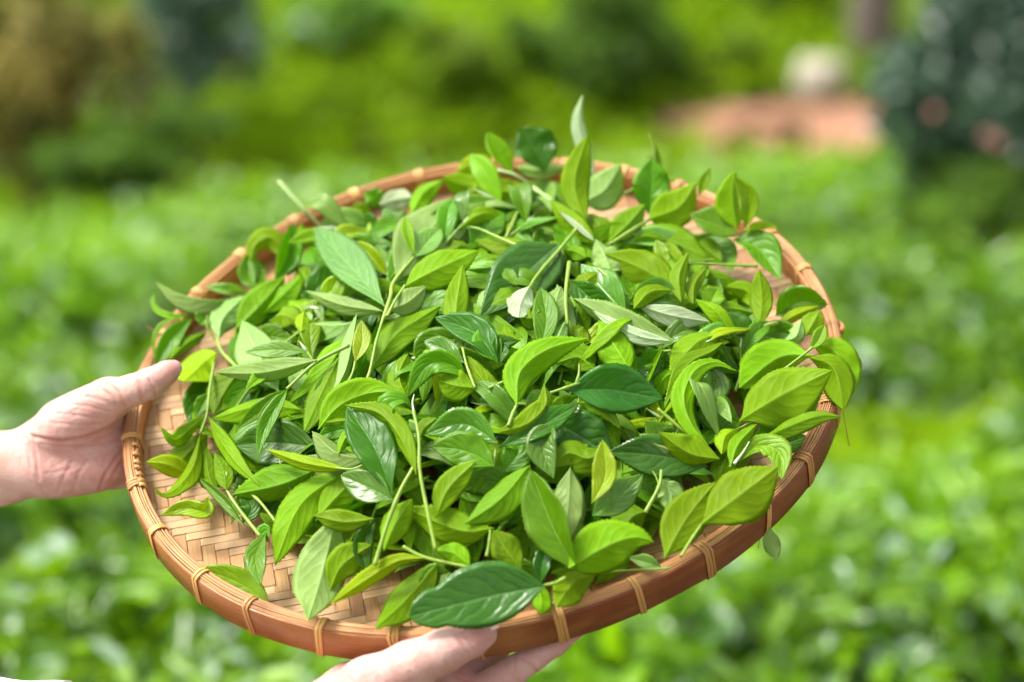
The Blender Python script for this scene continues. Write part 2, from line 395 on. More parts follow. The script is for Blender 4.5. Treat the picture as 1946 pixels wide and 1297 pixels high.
# ------------------------------------------------------------------ woven floor: twill of split bamboo
def floor_uv(px, py):
    _, u, v = hit_plane(px, py, FLOOR); return np.array([u, v])
wB = nrm(floor_uv(620, 1024) - floor_uv(480, 1054))           # light strips run this way
wA = np.array([-wB[1], wB[0]])                                  # the darker ones cross them
SA, SB = 0.0094, 0.0072                                         # strip widths
RAD = 0.240
def in_tray(p):
    fi = math.atan2(p[1], p[0]); return math.hypot(*p) < rim_r(fi) - 0.0065
def strip(axis, cross, off, pitch_cross, idx, over, width, mat):
    # chord inside the rim
    ts = np.linspace(-0.27, 0.27, 541); ok = [t for t in ts if in_tray(cross * off + axis * t)]
    if len(ok) < 8: return
    t0, t1 = ok[0] - 0.0015, ok[-1] + 0.0015
    j0, j1 = math.floor(t0 / pitch_cross), math.ceil(t1 / pitch_cross)
    st = []
    for j in range(j0, j1 + 1):
        z = 0.00055 if over(idx, j) else -0.00055
        for q in (-0.36, 0.36):
            t = (j + 0.5 + q) * pitch_cross
            if t0 < t < t1: st.append((t, z))
    st = [(t0, st[0][1])] + st + [(t1, st[-1][1])]
    rs = random.Random(int(off * 1e5)); jit = rs.uniform(-0.00025, 0.00025)
    sec = [(-0.5, 0.0), (-0.46, 0.00045), (0.46, 0.00045), (0.5, 0.0), (0.4, -0.0004), (-0.4, -0.0004)]
    w = width * rs.uniform(0.93, 0.985)
    V, UVs = [], []
    for t, z in st:
        for a, h in sec:
            p = cross * (off + jit + a * w) + axis * t
            r2 = (p[0] ** 2 + p[1] ** 2) / RAD ** 2
            V.append(tray_pt(p[0], p[1], FLOOR - 0.002 + 0.004 * r2 * r2 + z + h)); UVs.append((t * 4 + idx * 0.37, a * 0.35 + idx * 1.7))
    k = len(sec); F = []
    for i in range(len(st) - 1):
        for j in range(k):
            F.append((i * k + j, i * k + (j + 1) % k, (i + 1) * k + (j + 1) % k, (i + 1) * k + j))
    F.append(tuple(range(k))[::-1]); F.append(tuple((len(st) - 1) * k + j for j in range(k)))
    return mesh_obj('bamboo_strip', V, F, mat, tray, smooth=False, uv=UVs)
nA, nB = int(0.27 / SA), int(0.27 / SB)
for i in range(-nA, nA):
    strip(wA, wB, (i + 0.5) * SA, SB, i, lambda a, b: (a + b) % 6 >= 3, SA, M_STRIP_A)
for j in range(-nB, nB):
    strip(wB, wA, (j + 0.5) * SB, SA, j, lambda b, a: (a + b) % 6 < 3, SB, M_STRIP_B)
# backing layer of the tray under the weave
fis = np.linspace(0, 2 * math.pi, 96, endpoint=False)
Vb = np.vstack([[tray_pt(0, 0, FLOOR - 0.0042)], rim(fis, -0.0055, FLOOR - 0.0032), [tray_pt(0, 0, FLOOR - 0.0055)], rim(fis, -0.0055, FLOOR - 0.0045)])
Fb = [(0, 1 + i, 1 + (i + 1) % 96) for i in range(96)] + [(97, 98 + (i + 1) % 96, 98 + i) for i in range(96)] + [(1 + i, 98 + i, 98 + (i + 1) % 96, 1 + (i + 1) % 96) for i in range(96)]
mesh_obj('tray_backing', Vb, Fb, M_HOOP_IN, tray, uv=np.zeros((len(Vb), 2)))
# ------------------------------------------------------------------ tea leaves
_wt = np.array([0, .03, .10, .20, .32, .46, .60, .72, .83, .91, .965, 1.0])
_wv = np.array([.025, .055, .29, .63, .89, 1.0, .95, .78, .52, .28, .105, .008])
NL = 53
_t = np.linspace(0, 1, NL)
def _smooth_profile():
    y = np.interp(_t, _wt, _wv)
    for _ in range(2): y[1:-1] = 0.25 * y[:-2] + 0.5 * y[1:-1] + 0.25 * y[2:]
    return y
PROF = _smooth_profile()
SCOL = np.array([-1, -.80, -.55, -.30, -.07, 0, .07, .30, .55, .80, 1.0])
def leaf_geometry(P, w, nref, fold, rs, camber=0.0, twist=0.0, wave=0.09, serr=1.0, blunt=0.0):
    """P (NL,3) midrib base to tip, w full width, nref (3,) direction the upper face looks, fold in radians.
    A closed blade: upper and under sheet meet at the toothed margin."""
    T = nrm(np.gradient(P, axis=0))
    Nn = nref - T * (T @ nref)[:, None]
    ln = np.linalg.norm(Nn, axis=1)
    if ln.min() < 0.35:                          # tight curl: carry the frame along instead
        N0 = nrm(Nn[np.argmax(ln)]); i0 = int(np.argmax(ln)); out = np.zeros_like(Nn); out[i0] = N0
        for i in range(i0 + 1, len(P)): out[i] = nrm(out[i - 1] - T[i] * (out[i - 1] @ T[i]))
        for i in range(i0 - 1, -1, -1): out[i] = nrm(out[i + 1] - T[i] * (out[i + 1] @ T[i]))
        Nn = out
    Nn = nrm(Nn); S = np.cross(T, Nn)
    if twist:
        a = twist * (_t - 0.3)[:, None]; Nn, S = Nn * np.cos(a) + S * np.sin(a), S * np.cos(a) - Nn * np.sin(a)
    prof = np.interp(_t ** rs.uniform(0.84, 1.14), _t, PROF) * (1 - rs.uniform(0.0, 0.22) * np.clip((_t - 0.6) / 0.4, 0, 1) * np.clip((1 - _t) / 0.1, 0, 1))
    if blunt: prof = np.maximum(prof, np.clip((1.0 - _t) * 6, 0, 1) ** 0.5 * prof.max() * blunt * (_t > 0.5))
    half = prof * w * 0.5
    L = np.linalg.norm(np.diff(P, axis=0), axis=1).sum()
    k = len(SCOL); V = np.zeros((NL, k, 3)); UV = np.zeros((NL, k, 2))
    p1, p2, p3 = rs.uniform(0, 6.28, 3); asym = rs.uniform(-.08, .08)
    fl = fold * (0.9 + 0.25 * np.cos(_t * 2.2)) ; tooth = np.where(np.arange(NL) % 2 == 1, 1.0, 0.0) * (PROF > 0.12) * rs.uniform(0.3, 1.1, NL)
    f1, f2, f3 = rs.uniform(6, 11), rs.uniform(13, 20), rs.uniform(24, 34); crk = rs.uniform(0.4, 1.3)
    for j, s in enumerate(SCOL):
        hw = half * (1 + asym * np.sign(s)); a = abs(s)
        edge = 1.0 if a == 1 else 0.0
        r = a * hw + edge * tooth * 0.00075 * serr
        ff = fl + camber * a * 0.5
        wv = wave * crk * hw * a ** 1.4 * (np.sin(_t * f2 + p1 + (s > 0) * p2) * 0.6 + np.sin(_t * f1 + p3 + (s > 0) * 2.1) + 0.25 * np.sin(_t * f3 + p2 + s * 3))
        und = 0.10 * hw * np.sin(_t * 5 + p2) * a
        V[:, j] = P + S * (np.sign(s) * r * np.cos(ff))[:, None] + Nn * (r * np.sin(ff) + wv + und)[:, None] \
                  + T * (edge * tooth * 0.0007 * serr)[:, None]
        UV[:, j, 0] = _t; UV[:, j, 1] = 0.5 + 0.5 * s
    th = 0.00016 + 0 * half
    Wl = V.copy()
    rib = 0.0005 + 0.0007 * (1 - _t)
    for j, s in enumerate(SCOL):
        if abs(s) < 1: Wl[:, j] -= Nn * (th * 2)[:, None]
        if abs(s) < 0.1: Wl[:, j] -= Nn * (rib * (1.0 if s == 0 else 0.45))[:, None]
        if s == 0: V[:, j] -= Nn * 0.00022
    return V, Wl, UV
_k = len(SCOL)
_F = []; _M = []
for i in range(NL - 1):
    for j in range(_k - 1):
        _F.append((i * _k + j, i * _k + j + 1, (i + 1) * _k + j + 1, (i + 1) * _k + j)); _M.append(0)
_map = {}
_off = NL * _k; _cnt = 0
for i in range(NL):
    for j in range(_k):
        if j in (0, _k - 1): _map[(i, j)] = i * _k + j
        else: _map[(i, j)] = _off + _cnt; _cnt += 1
for i in range(NL - 1):
    for j in range(_k - 1):
        _F.append((_map[i, j], _map[i + 1, j], _map[i + 1, j + 1], _map[i, j + 1])); _M.append(1)
LEAF_F = _F; LEAF_M = np.array(_M, np.int32); LEAF_INNER = [(i, j) for i in range(NL) for j in range(1, _k - 1)]
LEAF_FA = np.array(_F, np.int32)
def leaf_arrays(*a, **kw):
    V, Wl, UV = leaf_geometry(*a, **kw)
    ii = np.array(LEAF_INNER)
    return np.vstack([V.reshape(-1, 3), Wl[ii[:, 0], ii[:, 1]]]), np.vstack([UV.reshape(-1, 2), UV[ii[:, 0], ii[:, 1]]])
def leaf_obj(name, tone_key, parent, *a, **kw):
    V, UV = leaf_arrays(*a, **kw)
    # objects keep their origin at the leaf's base
    o = big_mesh(name, V - V[5], LEAF_FA, TONES[tone_key][0], parent, uv=UV)
    o.data.materials.append(TONES[tone_key][1]); o.data.polygons.foreach_set('material_index', LEAF_M)
    o.location = V[5]
    return o
def place(pts, lift, k=0.85, lifts=None, zabs=None):
    """pixels on the heap -> points on or above the heap's surface"""
    if zabs is not None: return np.array([at(x, y, hit_plane(x, y, z)[0]) for (x, y), z in zip(pts, zabs)])
    if lift > 1.25: lift = lift + 0.4
    d0 = surf_depth(*pts[0]); P = []
    for i, (x, y) in enumerate(pts):
        d = d0 + k * (surf_depth(x, y) - d0)
        l = lift + (lifts[i] if lifts else 0.0)
        P.append(at(x, y, d - l * 0.01 / 0.75))
    return np.array(P)
VIEW = nrm(-FW)
def make_leaf(lf, parent=None):
    idn, tn, face, w, lift, roll, fold, pts = lf[:8]; op = lf[8] if len(lf) > 8 else {}
    rs = np.random.default_rng(abs(hash_id(idn)))
    n_in = len(pts)
    P = place(pts, lift, op.get('k', 0.85), op.get('z'), op.get('zabs'))
    P = spline(P, NL)
    if n_in == 2:                                # gentle arch for leaves given by two points
        P += (VIEW * 0.6 + TN * 0.4) * (np.sin(_t * math.pi) * op.get('arch', rs.uniform(0.001, 0.005)))[:, None]
        sd = nrm(np.cross(P[-1] - P[0], VIEW)); P += sd * (np.sin(_t * math.pi) * rs.uniform(-.0025, .0025))[:, None]
    depth = (P.mean(0) - CAM) @ FW
    ref = nrm(VIEW * 0.75 + TN * 0.25)
    T = nrm(P[-1] - P[0]); ref = nrm(ref - T * (ref @ T)); S = np.cross(T, ref)
    r = rad(roll if roll is not None else rs.uniform(-18, 18))
    ref = ref * math.cos(r) + S * math.sin(r)
    if face == 'L': ref = -ref
    f = rad(fold if fold is not None else rs.uniform(10, 24))
    wm = w / FPX * depth * 1.0
    return leaf_obj('leaf' if parent is not None else 'tea_leaf', tn, parent, P, wm, ref, f, rs,
                    camber=op.get('camber', rs.uniform(-.15, .25)), twist=rad(op.get('twist', rs.uniform(-12, 12))), wave=op.get('wave', 0.10), blunt=op.get('blunt', 0.0))
def hash_id(s):
    h = 5381
    for c in s: h = (h * 33 + ord(c)) % 1000003
    return h
def make_stem(pts, thick, lift, parent, mat=None, k=0.85, z=None, taper=0.75, name='stem', cut=True):
    P = place(pts, lift, k, z); n = max(18, 8 * len(pts)); P = spline(P, n)
    r = thick / FPX * ((P.mean(0) - CAM) @ FW) * 0.5
    rr = r * np.linspace(1.0, taper, n)
    q_ = np.linspace(0, 1, n); rr = rr * 0.78 * (1 + 0.07 * np.sin(q_ * 9 + pts[0][0]) + 0.28 * np.exp(-((q_ - 0.62) / 0.05) ** 2) + 0.22 * np.exp(-((q_ - 1) / 0.06) ** 2))
    V, F = tube(P, rr, 8)
    o = mesh_obj(name, V, F, mat or M_STEM, parent, fmat=None)
    if cut:
        o.data.materials.append(M_CUT); o.data.polygons[len(F) - 2].material_index = 1
    return o

# (id, tone, face, width px, lift cm, roll, fold, midrib base -> tip, options)
LEAVES = [
 # left flank
 ('a1','P','L',64,1.4,38,48,[(462,566),(405,572),(345,562),(297,538)],{'z':[0,.4,.6,.8],'k':.7}),
 ('a2','Y','U',13,0.8,0,20,[(372,598),(330,602),(299,590),(291,570),(299,559)],{'k':.5}),
 ('a4','M','L',70,1.6,14,18,[(448,626),(495,580),(542,526)],{}),
 ('a5','M','L',52,1.1,-20,28,[(500,598),(540,560),(575,525)],{}),
 ('a6','Y','L',44,1.3,10,20,[(522,522),(538,480),(512,452),(484,468),(476,498)],{'k':.6}),
 ('a7','M','U',62,1.5,26,35,[(518,540),(545,490),(557,424)],{'k':.35}),
 ('a8','M','U',60,0.3,0,15,[(505,548),(480,520),(474,474)],{'k':.4}),
 ('a9','P','L',22,1.2,10,30,[(481,552),(484,520),(473,494)],{'k':.5}),
 ('a10','P','U',26,0.3,0,20,[(472,557),(435,552),(391,546)],{}),
 ('a11','M','L',44,1.0,0,30,[(590,545),(565,508),(545,525)],{}),
 ('a12','D','U',62,0.9,-10,14,[(583,568),(622,530),(666,500)],{}),
 ('a13','G','U',50,1.5,0,12,[(603,566),(640,548),(676,533)],{}),
 ('a17','Y','L',56,1.2,-10,18,[(512,612),(535,600),(556,606),(566,622)],{'z':[0,.5,.4,-.2]}),
 ('a17b','P','L',26,1.0,0,25,[(566,622),(582,605),(592,612)],{}),
 ('a18','P','L',74,0.9,30,30,[(700,604),(650,618),(588,617)],{}),
 ('a19','M','L',60,0.3,0,20,[(530,620),(580,640),(640,655)],{}),
 ('a20','M','U',50,0.2,0,20,[(480,640),(520,640),(560,650)],{}),
 ('b1','P','L',86,1.1,12,14,[(530,745),(495,683),(461,609)],{}),
 ('b5','M','U',46,0.7,-10,30,[(369,602),(328,640),(293,700)],{'k':.6}),
 ('b6','M','L',28,0.5,0,25,[(392,632),(352,655),(320,686)],{}),
 ('b7','Y','U',10,0.8,0,15,[(335,604),(306,620),(292,650),(294,679)],{'k':.5}),
 ('b11','D','U',52,0.1,0,15,[(404,706),(380,750),(361,812)],{}),
 ('b12','M','U',46,0.1,0,15,[(390,770),(405,760),(414,785)],{}),
 ('b13','M','L',74,0.3,0,12,[(470,690),(430,740),(405,790)],{}),
 ('b15','Y','L',60,0.6,16,20,[(580,782),(500,772),(402,797)],{}),
 ('b20','M','L',58,1.3,16,14,[(652,668),(608,755),(577,827)],{}),
 ('b21','P','L',44,1.8,28,40,[(631,750),(655,705),(668,652),(677,598)],{}),
 ('b22','Y','L',72,1.7,14,16,[(604,817),(645,772),(700,748),(757,744)],{}),
 ('b26','M','L',78,1.2,-18,24,[(704,708),(750,640),(795,608),(838,582)],{}),
 ('b26b','P','L',40,0.8,10,20,[(730,606),(780,603),(838,588)],{}),
 ('b28','D','U',74,1.6,12,26,[(946,690),(905,635),(826,603)],{}),
 ('b27','Y','L',50,1.4,8,14,[(880,665),(866,600),(880,502)],{}),
 ('b31','M','U',52,1.4,-10,25,[(888,722),(855,692),(812,695),(773,756)],{'z':[0,.5,.5,-.3]}),
 ('b32','Y','L',66,1.3,-8,15,[(905,738),(866,733),(830,722)],{}),
 ('b33','Y','L',44,1.5,0,16,[(972,770),(918,722),(888,676)],{}),
 ('b34','Y','L',56,1.0,10,24,[(772,757),(758,715),(775,672)],{}),
 ('b35','M','U',62,0.5,0,15,[(875,640),(815,660),(790,690)],{}),
 # back
 ('c2','Y','L',58,2.0,6,14,[(1114,425),(1092,350),(1117,254)],{'k':.15}),
 ('c1','Q','L',30,1.4,10,20,[(1132,338),(1114,292),(1099,232),(1107,180)],{'k':0}),
 ('c3','P','L',78,1.6,10,20,[(1106,386),(1148,362),(1180,312)],{'k':.5}),
 ('c4','D','U',96,1.0,10,26,[(1037,330),(1018,288),(990,246)],{'k':.1,'blunt':.5}),
 ('c4b','P','L',36,0.9,0,20,[(978,318),(1020,325),(1078,318)],{'k':.2}),
 ('c7','Y','L',58,1.2,-10,16,[(940,360),(890,354),(840,337)],{'k':.5}),
 ('c8','Y','L',60,1.5,-16,20,[(1016,364),(935,368),(873,405)],{'k':.6}),
 ('c10','Y','L',54,1.5,-20,26,[(1132,464),(1085,425),(1045,379)],{'k':.6}),
 ('c10b','Q','L',12,1.9,0,10,[(1131,460),(1095,428),(1062,402)],{'k':.6}),
 ('c13','M','U',76,0.8,0,14,[(893,470),(925,430),(958,404)],{'k':.6}),
 ('c14','P','L',48,0.7,0,15,[(868,462),(885,440),(900,420)],{'k':.6}),
 ('c15','M','U',52,0.9,0,20,[(972,420),(985,445),(1012,464)],{}),
 ('c16','Q','L',46,1.3,0,15,[(786,376),(752,380),(721,390)],{'k':.5}),
 ('c17','Y','L',44,1.2,-10,25,[(782,410),(805,368),(843,342)],{'k':.3}),
 ('c18','M','U',42,0.8,0,20,[(724,394),(712,378),(692,366)],{'k':.4}),
 ('c19','Y','U',26,0.7,0,20,[(700,412),(688,398),(669,392)],{'k':.5}),
 ('c21','P','L',54,1.0,0,15,[(662,462),(672,435),(683,404)],{'k':.5}),
 ('c22','D','U',54,1.5,0,20,[(686,428),(712,432),(745,426)],{'z':[-.6,.5,-.6]}),
 ('c23','P','L',34,1.1,0,18,[(786,416),(762,416),(737,404)],{'k':.5}),
 ('c24','Y','L',22,0.5,0,20,[(612,445),(645,422),(675,410)],{'k':.6}),
 ('c25','M','U',40,0.6,0,20,[(736,546),(726,505),(718,465)],{}),
 ('c26','M','U',56,0.3,0,15,[(660,470),(700,470),(745,462)],{}),
 ('c27','M','U',50,0.3,0,15,[(585,470),(600,500),(640,505)],{}),
 ('c28','G','L',30,0.4,0,20,[(565,445),(590,460),(612,458)],{}),
 ('c29','Y','L',30,0.8,0,25,[(570,425),(580,450),(610,460)],{}),
 ('c30','M','L',54,0.5,0,15,[(1010,430),(1050,410),(1080,415)],{}),
 ('c31','M','U',60,0.4,0,15,[(1000,345),(1040,365),(1075,395)],{'k':.6}),
 # back right
 ('d3','Y','U',22,1.4,0,20,[(1328,374),(1338,345),(1349,318)],{'k':0}),
 ('d6','M','L',92,0.8,-8,12,[(1205,442),(1272,458),(1344,491)],{}),
 ('d7','P','U',52,0.6,0,12,[(1155,478),(1190,465),(1220,452)],{}),
 ('d8a','M','L',48,0.3,0,15,[(1300,455),(1338,470),(1372,498)],{}),
 ('d8b','M','U',56,0.3,0,15,[(1330,450),(1368,475),(1393,516)],{}),
 ('d10','Y','L',36,1.7,10,24,[(1294,574),(1290,525),(1308,479)],{'k':.4}),
 ('d11','Y','L',30,1.4,10,30,[(1316,578),(1320,540),(1343,508)],{'k':.5}),
 ('d12','Y','L',46,1.7,-8,12,[(1444,622),(1448,570),(1442,512)],{'k':.3}),
 ('d13','M','U',72,1.2,14,25,[(1474,600),(1520,574),(1574,579)],{'k':.6}),
 ('d14','G','L',26,1.0,0,22,[(1474,625),(1510,600),(1556,582)],{'k':.6}),
 ('d15a','Y','U',48,1.0,0,15,[(1342,592),(1355,566),(1366,546)],{'k':.5}),
 ('d15b','Y','L',44,0.9,0,25,[(1436,590),(1420,555),(1380,545)],{'k':.5}),
 ('d15c','M','L',44,1.1,-10,18,[(1349,594),(1390,588),(1432,596)],{}),
 ('d16','D','U',74,1.0,0,14,[(1428,660),(1395,630),(1352,608)],{}),
 ('d17c','P','L',46,0.5,0,18,[(1500,560),(1495,585),(1480,600)],{}),
 ('d19','M','U',52,0.6,0,15,[(1432,642),(1475,632),(1530,640)],{}),
 ('d20','Y','L',46,1.0,0,15,[(1530,640),(1545,615),(1558,590)],{'k':.5}),
 ('d21','Y','U',30,1.5,0,25,[(1538,666),(1556,645),(1567,617)],{'k':.4}),
 ('d22','M','U',52,0.3,0,15,[(1310,530),(1330,550),(1352,560)],{}),
 # right
 ('f1','M','L',48,1.8,-24,28,[(1428,846),(1500,812),(1555,792),(1601,793)],{'k':.5}),
 ('f2','D','U',44,0.4,0,15,[(1462,852),(1498,842),(1532,828)],{}),
 ('f3','M','U',74,0.9,10,16,[(1428,838),(1495,800),(1562,744)],{'k':.7}),
 ('f5','V','U',58,1.0,-14,20,[(1348,692),(1362,730),(1322,772)],{}),
 ('f6','M','U',76,0.7,0,15,[(1408,804),(1365,792),(1322,790)],{}),
 ('f9','P','L',44,1.7,0,10,[(1278,858),(1245,845),(1214,826)],{}),
 ('f10','W','U',88,1.5,6,12,[(1345,887),(1250,866),(1157,858)],{}),
 ('f11','W','U',100,2.2,4,14,[(1076,741),(1160,742),(1260,758)],{}),
 ('f15','Y','L',52,2.0,24,22,[(944,822),(1000,806),(1036,770),(1034,730)],{}),
 ('f16','D','U',58,1.6,-14,18,[(948,852),(1020,815),(1103,765)],{}),
 ('f17','Y','L',72,1.9,6,14,[(1196,702),(1166,655),(1137,609)],{}),
 ('f18','P','L',66,2.1,-30,30,[(1279,646),(1205,624),(1135,592),(1091,567)],{}),
 ('f18b','Q','L',30,2.35,0,12,[(1279,650),(1215,640),(1160,612),(1125,590)],{}),
 ('f19','Q','L',46,1.5,0,12,[(1208,580),(1275,600),(1350,612)],{}),
 ('f20','Y','L',40,2.1,0,22,[(1203,588),(1235,556),(1278,552)],{}),
 ('f20b','V','U',48,1.8,0,18,[(1290,560),(1245,548),(1195,575)],{}),
 ('f21','Y','L',80,1.8,-10,14,[(1292,554),(1222,512),(1149,482)],{}),
 ('f22','Y','U',30,1.6,0,15,[(1270,508),(1258,482),(1246,456)],{'k':.4}),
 ('f23','W','U',124,1.7,8,16,[(1060,464),(988,530),(912,602)],{}),
 ('f26','M','U',28,2.4,0,25,[(983,543),(970,527),(961,510)],{}),
 ('f28','D','U',54,1.8,8,22,[(1085,533),(1120,565),(1174,593)],{}),
 ('f29','P','L',52,1.4,0,12,[(1058,617),(1055,580),(1066,545)],{}),
 ('f30','M','U',54,1.6,0,15,[(1024,668),(1038,610),(1028,546)],{}),
 ('f31','V','U',74,1.3,-6,12,[(1190,596),(1150,555),(1104,502)],{}),
 ('f32','P','L',66,1.5,0,14,[(1162,522),(1150,490),(1132,455)],{'wave':.22}),
 ('f34','Y','L',44,1.7,0,18,[(1122,552),(1115,535),(1138,519)],{}),
 ('f35','M','L',38,1.5,0,18,[(1070,478),(1090,478),(1114,490)],{}),
 ('f36','Y','L',40,1.7,0,25,[(990,648),(965,640),(958,618)],{}),
 ('f37','M','U',60,1.5,0,25,[(950,690),(925,650),(935,615)],{}),
 ('f38','D','U',44,1.7,0,30,[(951,690),(952,655),(985,648)],{}),
 ('f39','M','L',50,1.2,0,15,[(1120,650),(1095,640),(1080,630)],{}),
 ('f40','M','L',60,1.0,0,15,[(1130,705),(1100,680),(1060,690)],{}),
 ('f41','P','U',46,0.9,0,15,[(1050,745),(1010,770),(1000,780)],{}),
 ('f42','M','U',60,0.8,0,15,[(1200,690),(1235,690),(1262,668)],{}),
 ('f43','V','U',50,0.9,0,15,[(1205,700),(1235,720),(1250,690)],{}),
 ('f44','M','U',50,0.6,0,15,[(1285,640),(1300,620),(1250,600)],{}),
 ('f45','M','U',60,0.7,0,15,[(1290,805),(1270,840),(1225,800)],{}),
 # centre and front
 ('g3','Y','L',54,1.9,0,14,[(828,986),(852,930),(905,876)],{}),
 ('g4','Y','L',84,1.2,14,16,[(648,903),(572,960),(522,1076)],{}),
 ('g5','P','L',104,1.5,-10,14,[(640,975),(615,1080),(585,1181)],{}),
 ('g6','Y','L',70,1.0,0,12,[(600,990),(640,945),(690,895)],{}),
 ('g7','Y','L',46,2.0,-14,20,[(712,986),(655,992),(596,980)],{}),
 ('g10','D','U',44,1.3,-10,28,[(716,985),(688,1035),(698,1094)],{}),
 ('g11','Y','U',56,0.6,6,10,[(518,1158),(458,1110),(376,1079)],{'zabs':[-.014,-.008,.000],'twist':0}),
 ('g12','M','U',46,1.1,10,18,[(505,1012),(486,1058),(494,1112)],{}),
 ('g12b','M','U',30,1.0,0,15,[(492,1025),(503,1010),(508,1030)],{}),
 ('g14','G','U',36,0.8,-20,25,[(396,944),(388,970),(348,966),(304,981)],{'z':[1.0,.3,.2,0]}),
 ('g15','G','L',44,0.9,-10,18,[(368,908),(322,884),(277,878)],{}),
 ('g16','M','L',60,0.3,0,15,[(395,826),(360,860),(328,893)],{}),
 ('g17','M','L',46,0.5,0,15,[(408,935),(395,895),(392,850)],{}),
 ('g18','Y','L',60,0.6,0,15,[(548,896),(500,878),(445,850)],{}),
 ('g19','D','U',100,1.0,6,14,[(606,850),(525,842),(445,846)],{}),
 ('g20','M','L',78,1.1,-16,22,[(602,892),(530,922),(442,940)],{}),
 ('g22','P','L',56,1.1,0,12,[(665,905),(625,890),(578,868)],{}),
 ('g23','P','L',60,1.8,20,24,[(702,875),(640,862),(593,820)],{}),
 ('g24','Y','L',24,2.0,10,25,[(642,866),(655,835),(677,806)],{}),
 ('g25','Y','L',12,1.9,0,20,[(668,798),(645,801),(619,804)],{}),
 ('g25b','M','U',40,1.2,0,20,[(670,815),(640,818),(605,830)],{}),
 ('g26','Y','L',72,1.3,-12,14,[(938,1004),(875,1008),(770,966)],{}),
 ('g27','Y','L',44,1.6,0,14,[(893,1076),(862,1052),(826,1046)],{}),
 ('g28','M','L',82,1.2,18,20,[(832,1072),(782,1130),(713,1197)],{}),
 ('g29','M','U',54,0.9,0,15,[(856,1088),(825,1098),(799,1126)],{}),
 ('g31','M','U',110,2.2,-24,30,[(1100,1092),(1052,1005),(1008,893)],{}),
 ('g32','M','L',74,1.8,14,20,[(1008,884),(950,950),(883,997)],{}),
 ('g33','P','L',64,1.7,0,10,[(1084,888),(1080,960),(1070,1045)],{}),
 ('g34','Y','L',104,2.3,8,14,[(1080,1080),(1156,1037),(1205,1022),(1243,1030)],{}),
 ('g35','G','U',50,2.2,-6,16,[(1124,958),(1150,905),(1145,836)],{'k':.5}),
 ('g36','V','U',66,1.6,0,15,[(1126,980),(1170,950),(1222,902)],{}),
 ('g37','W','U',100,1.0,0,12,[(1050,800),(1105,832),(1165,870)],{}),
 ('g38','V','U',68,1.7,10,24,[(1050,806),(1032,850),(1052,910)],{}),
 ('g39','M','L',70,1.4,0,20,[(1145,855),(1118,872),(1080,862),(1050,890)],{}),
 ('g39b','M','U',60,1.0,0,14,[(955,900),(985,860),(975,830)],{}),
 ('g43b','P','L',60,1.4,0,16,[(1258,912),(1275,940),(1274,975)],{'wave':.2}),
 ('g44','M','L',76,0.7,0,12,[(1228,972),(1200,985),(1180,1020)],{}),
 ('g45','P','L',34,0.0,0,12,[(1462,1000),(1466,1030),(1479,1064)],{'k':0}),
 ('g46','M','L',62,1.3,0,15,[(992,1086),(965,1050),(937,1008)],{}),
 ('g47','W','U',40,1.6,0,25,[(1026,1112),(1030,1070),(1046,1025)],{'k':.6}),
 ('g48','Y','L',66,1.4,0,18,[(1134,1092),(1090,1108),(1056,1155)],{}),
 ('g49','Y','L',40,0.9,0,18,[(1020,1105),(1028,1135),(1030,1168)],{}),
 ('g51','P','U',30,0.5,0,18,[(1258,1078),(1225,1068),(1195,1060)],{}),
 ('g52','M','U',60,0.5,0,15,[(960,1060),(1000,1100),(1020,1140)],{}),
 ('g53','M','U',70,0.5,0,15,[(870,895),(905,925),(960,920)],{}),
 ('g54','M','U',60,0.6,0,15,[(985,930),(930,915),(880,930)],{}),
 ('g55','M','U',64,0.5,0,15,[(1180,900),(1240,930),(1290,930)],{}),
 ('g56','Y','L',50,0.8,0,16,[(735,1010),(760,985),(800,960)],{}),
 ('g57','M','L',60,0.6,0,15,[(720,1080),(690,1060),(640,1080)],{}),
 ('g58','M','L',54,0.5,0,15,[(1390,845),(1370,900),(1380,930)],{}),
 ('g59','M','L',52,0.6,0,15,[(985,1000),(1000,960),(995,930)],{}),
 ('g60','M','U',46,0.7,0,15,[(950,1000),(965,980),(1000,985)],{}),
]
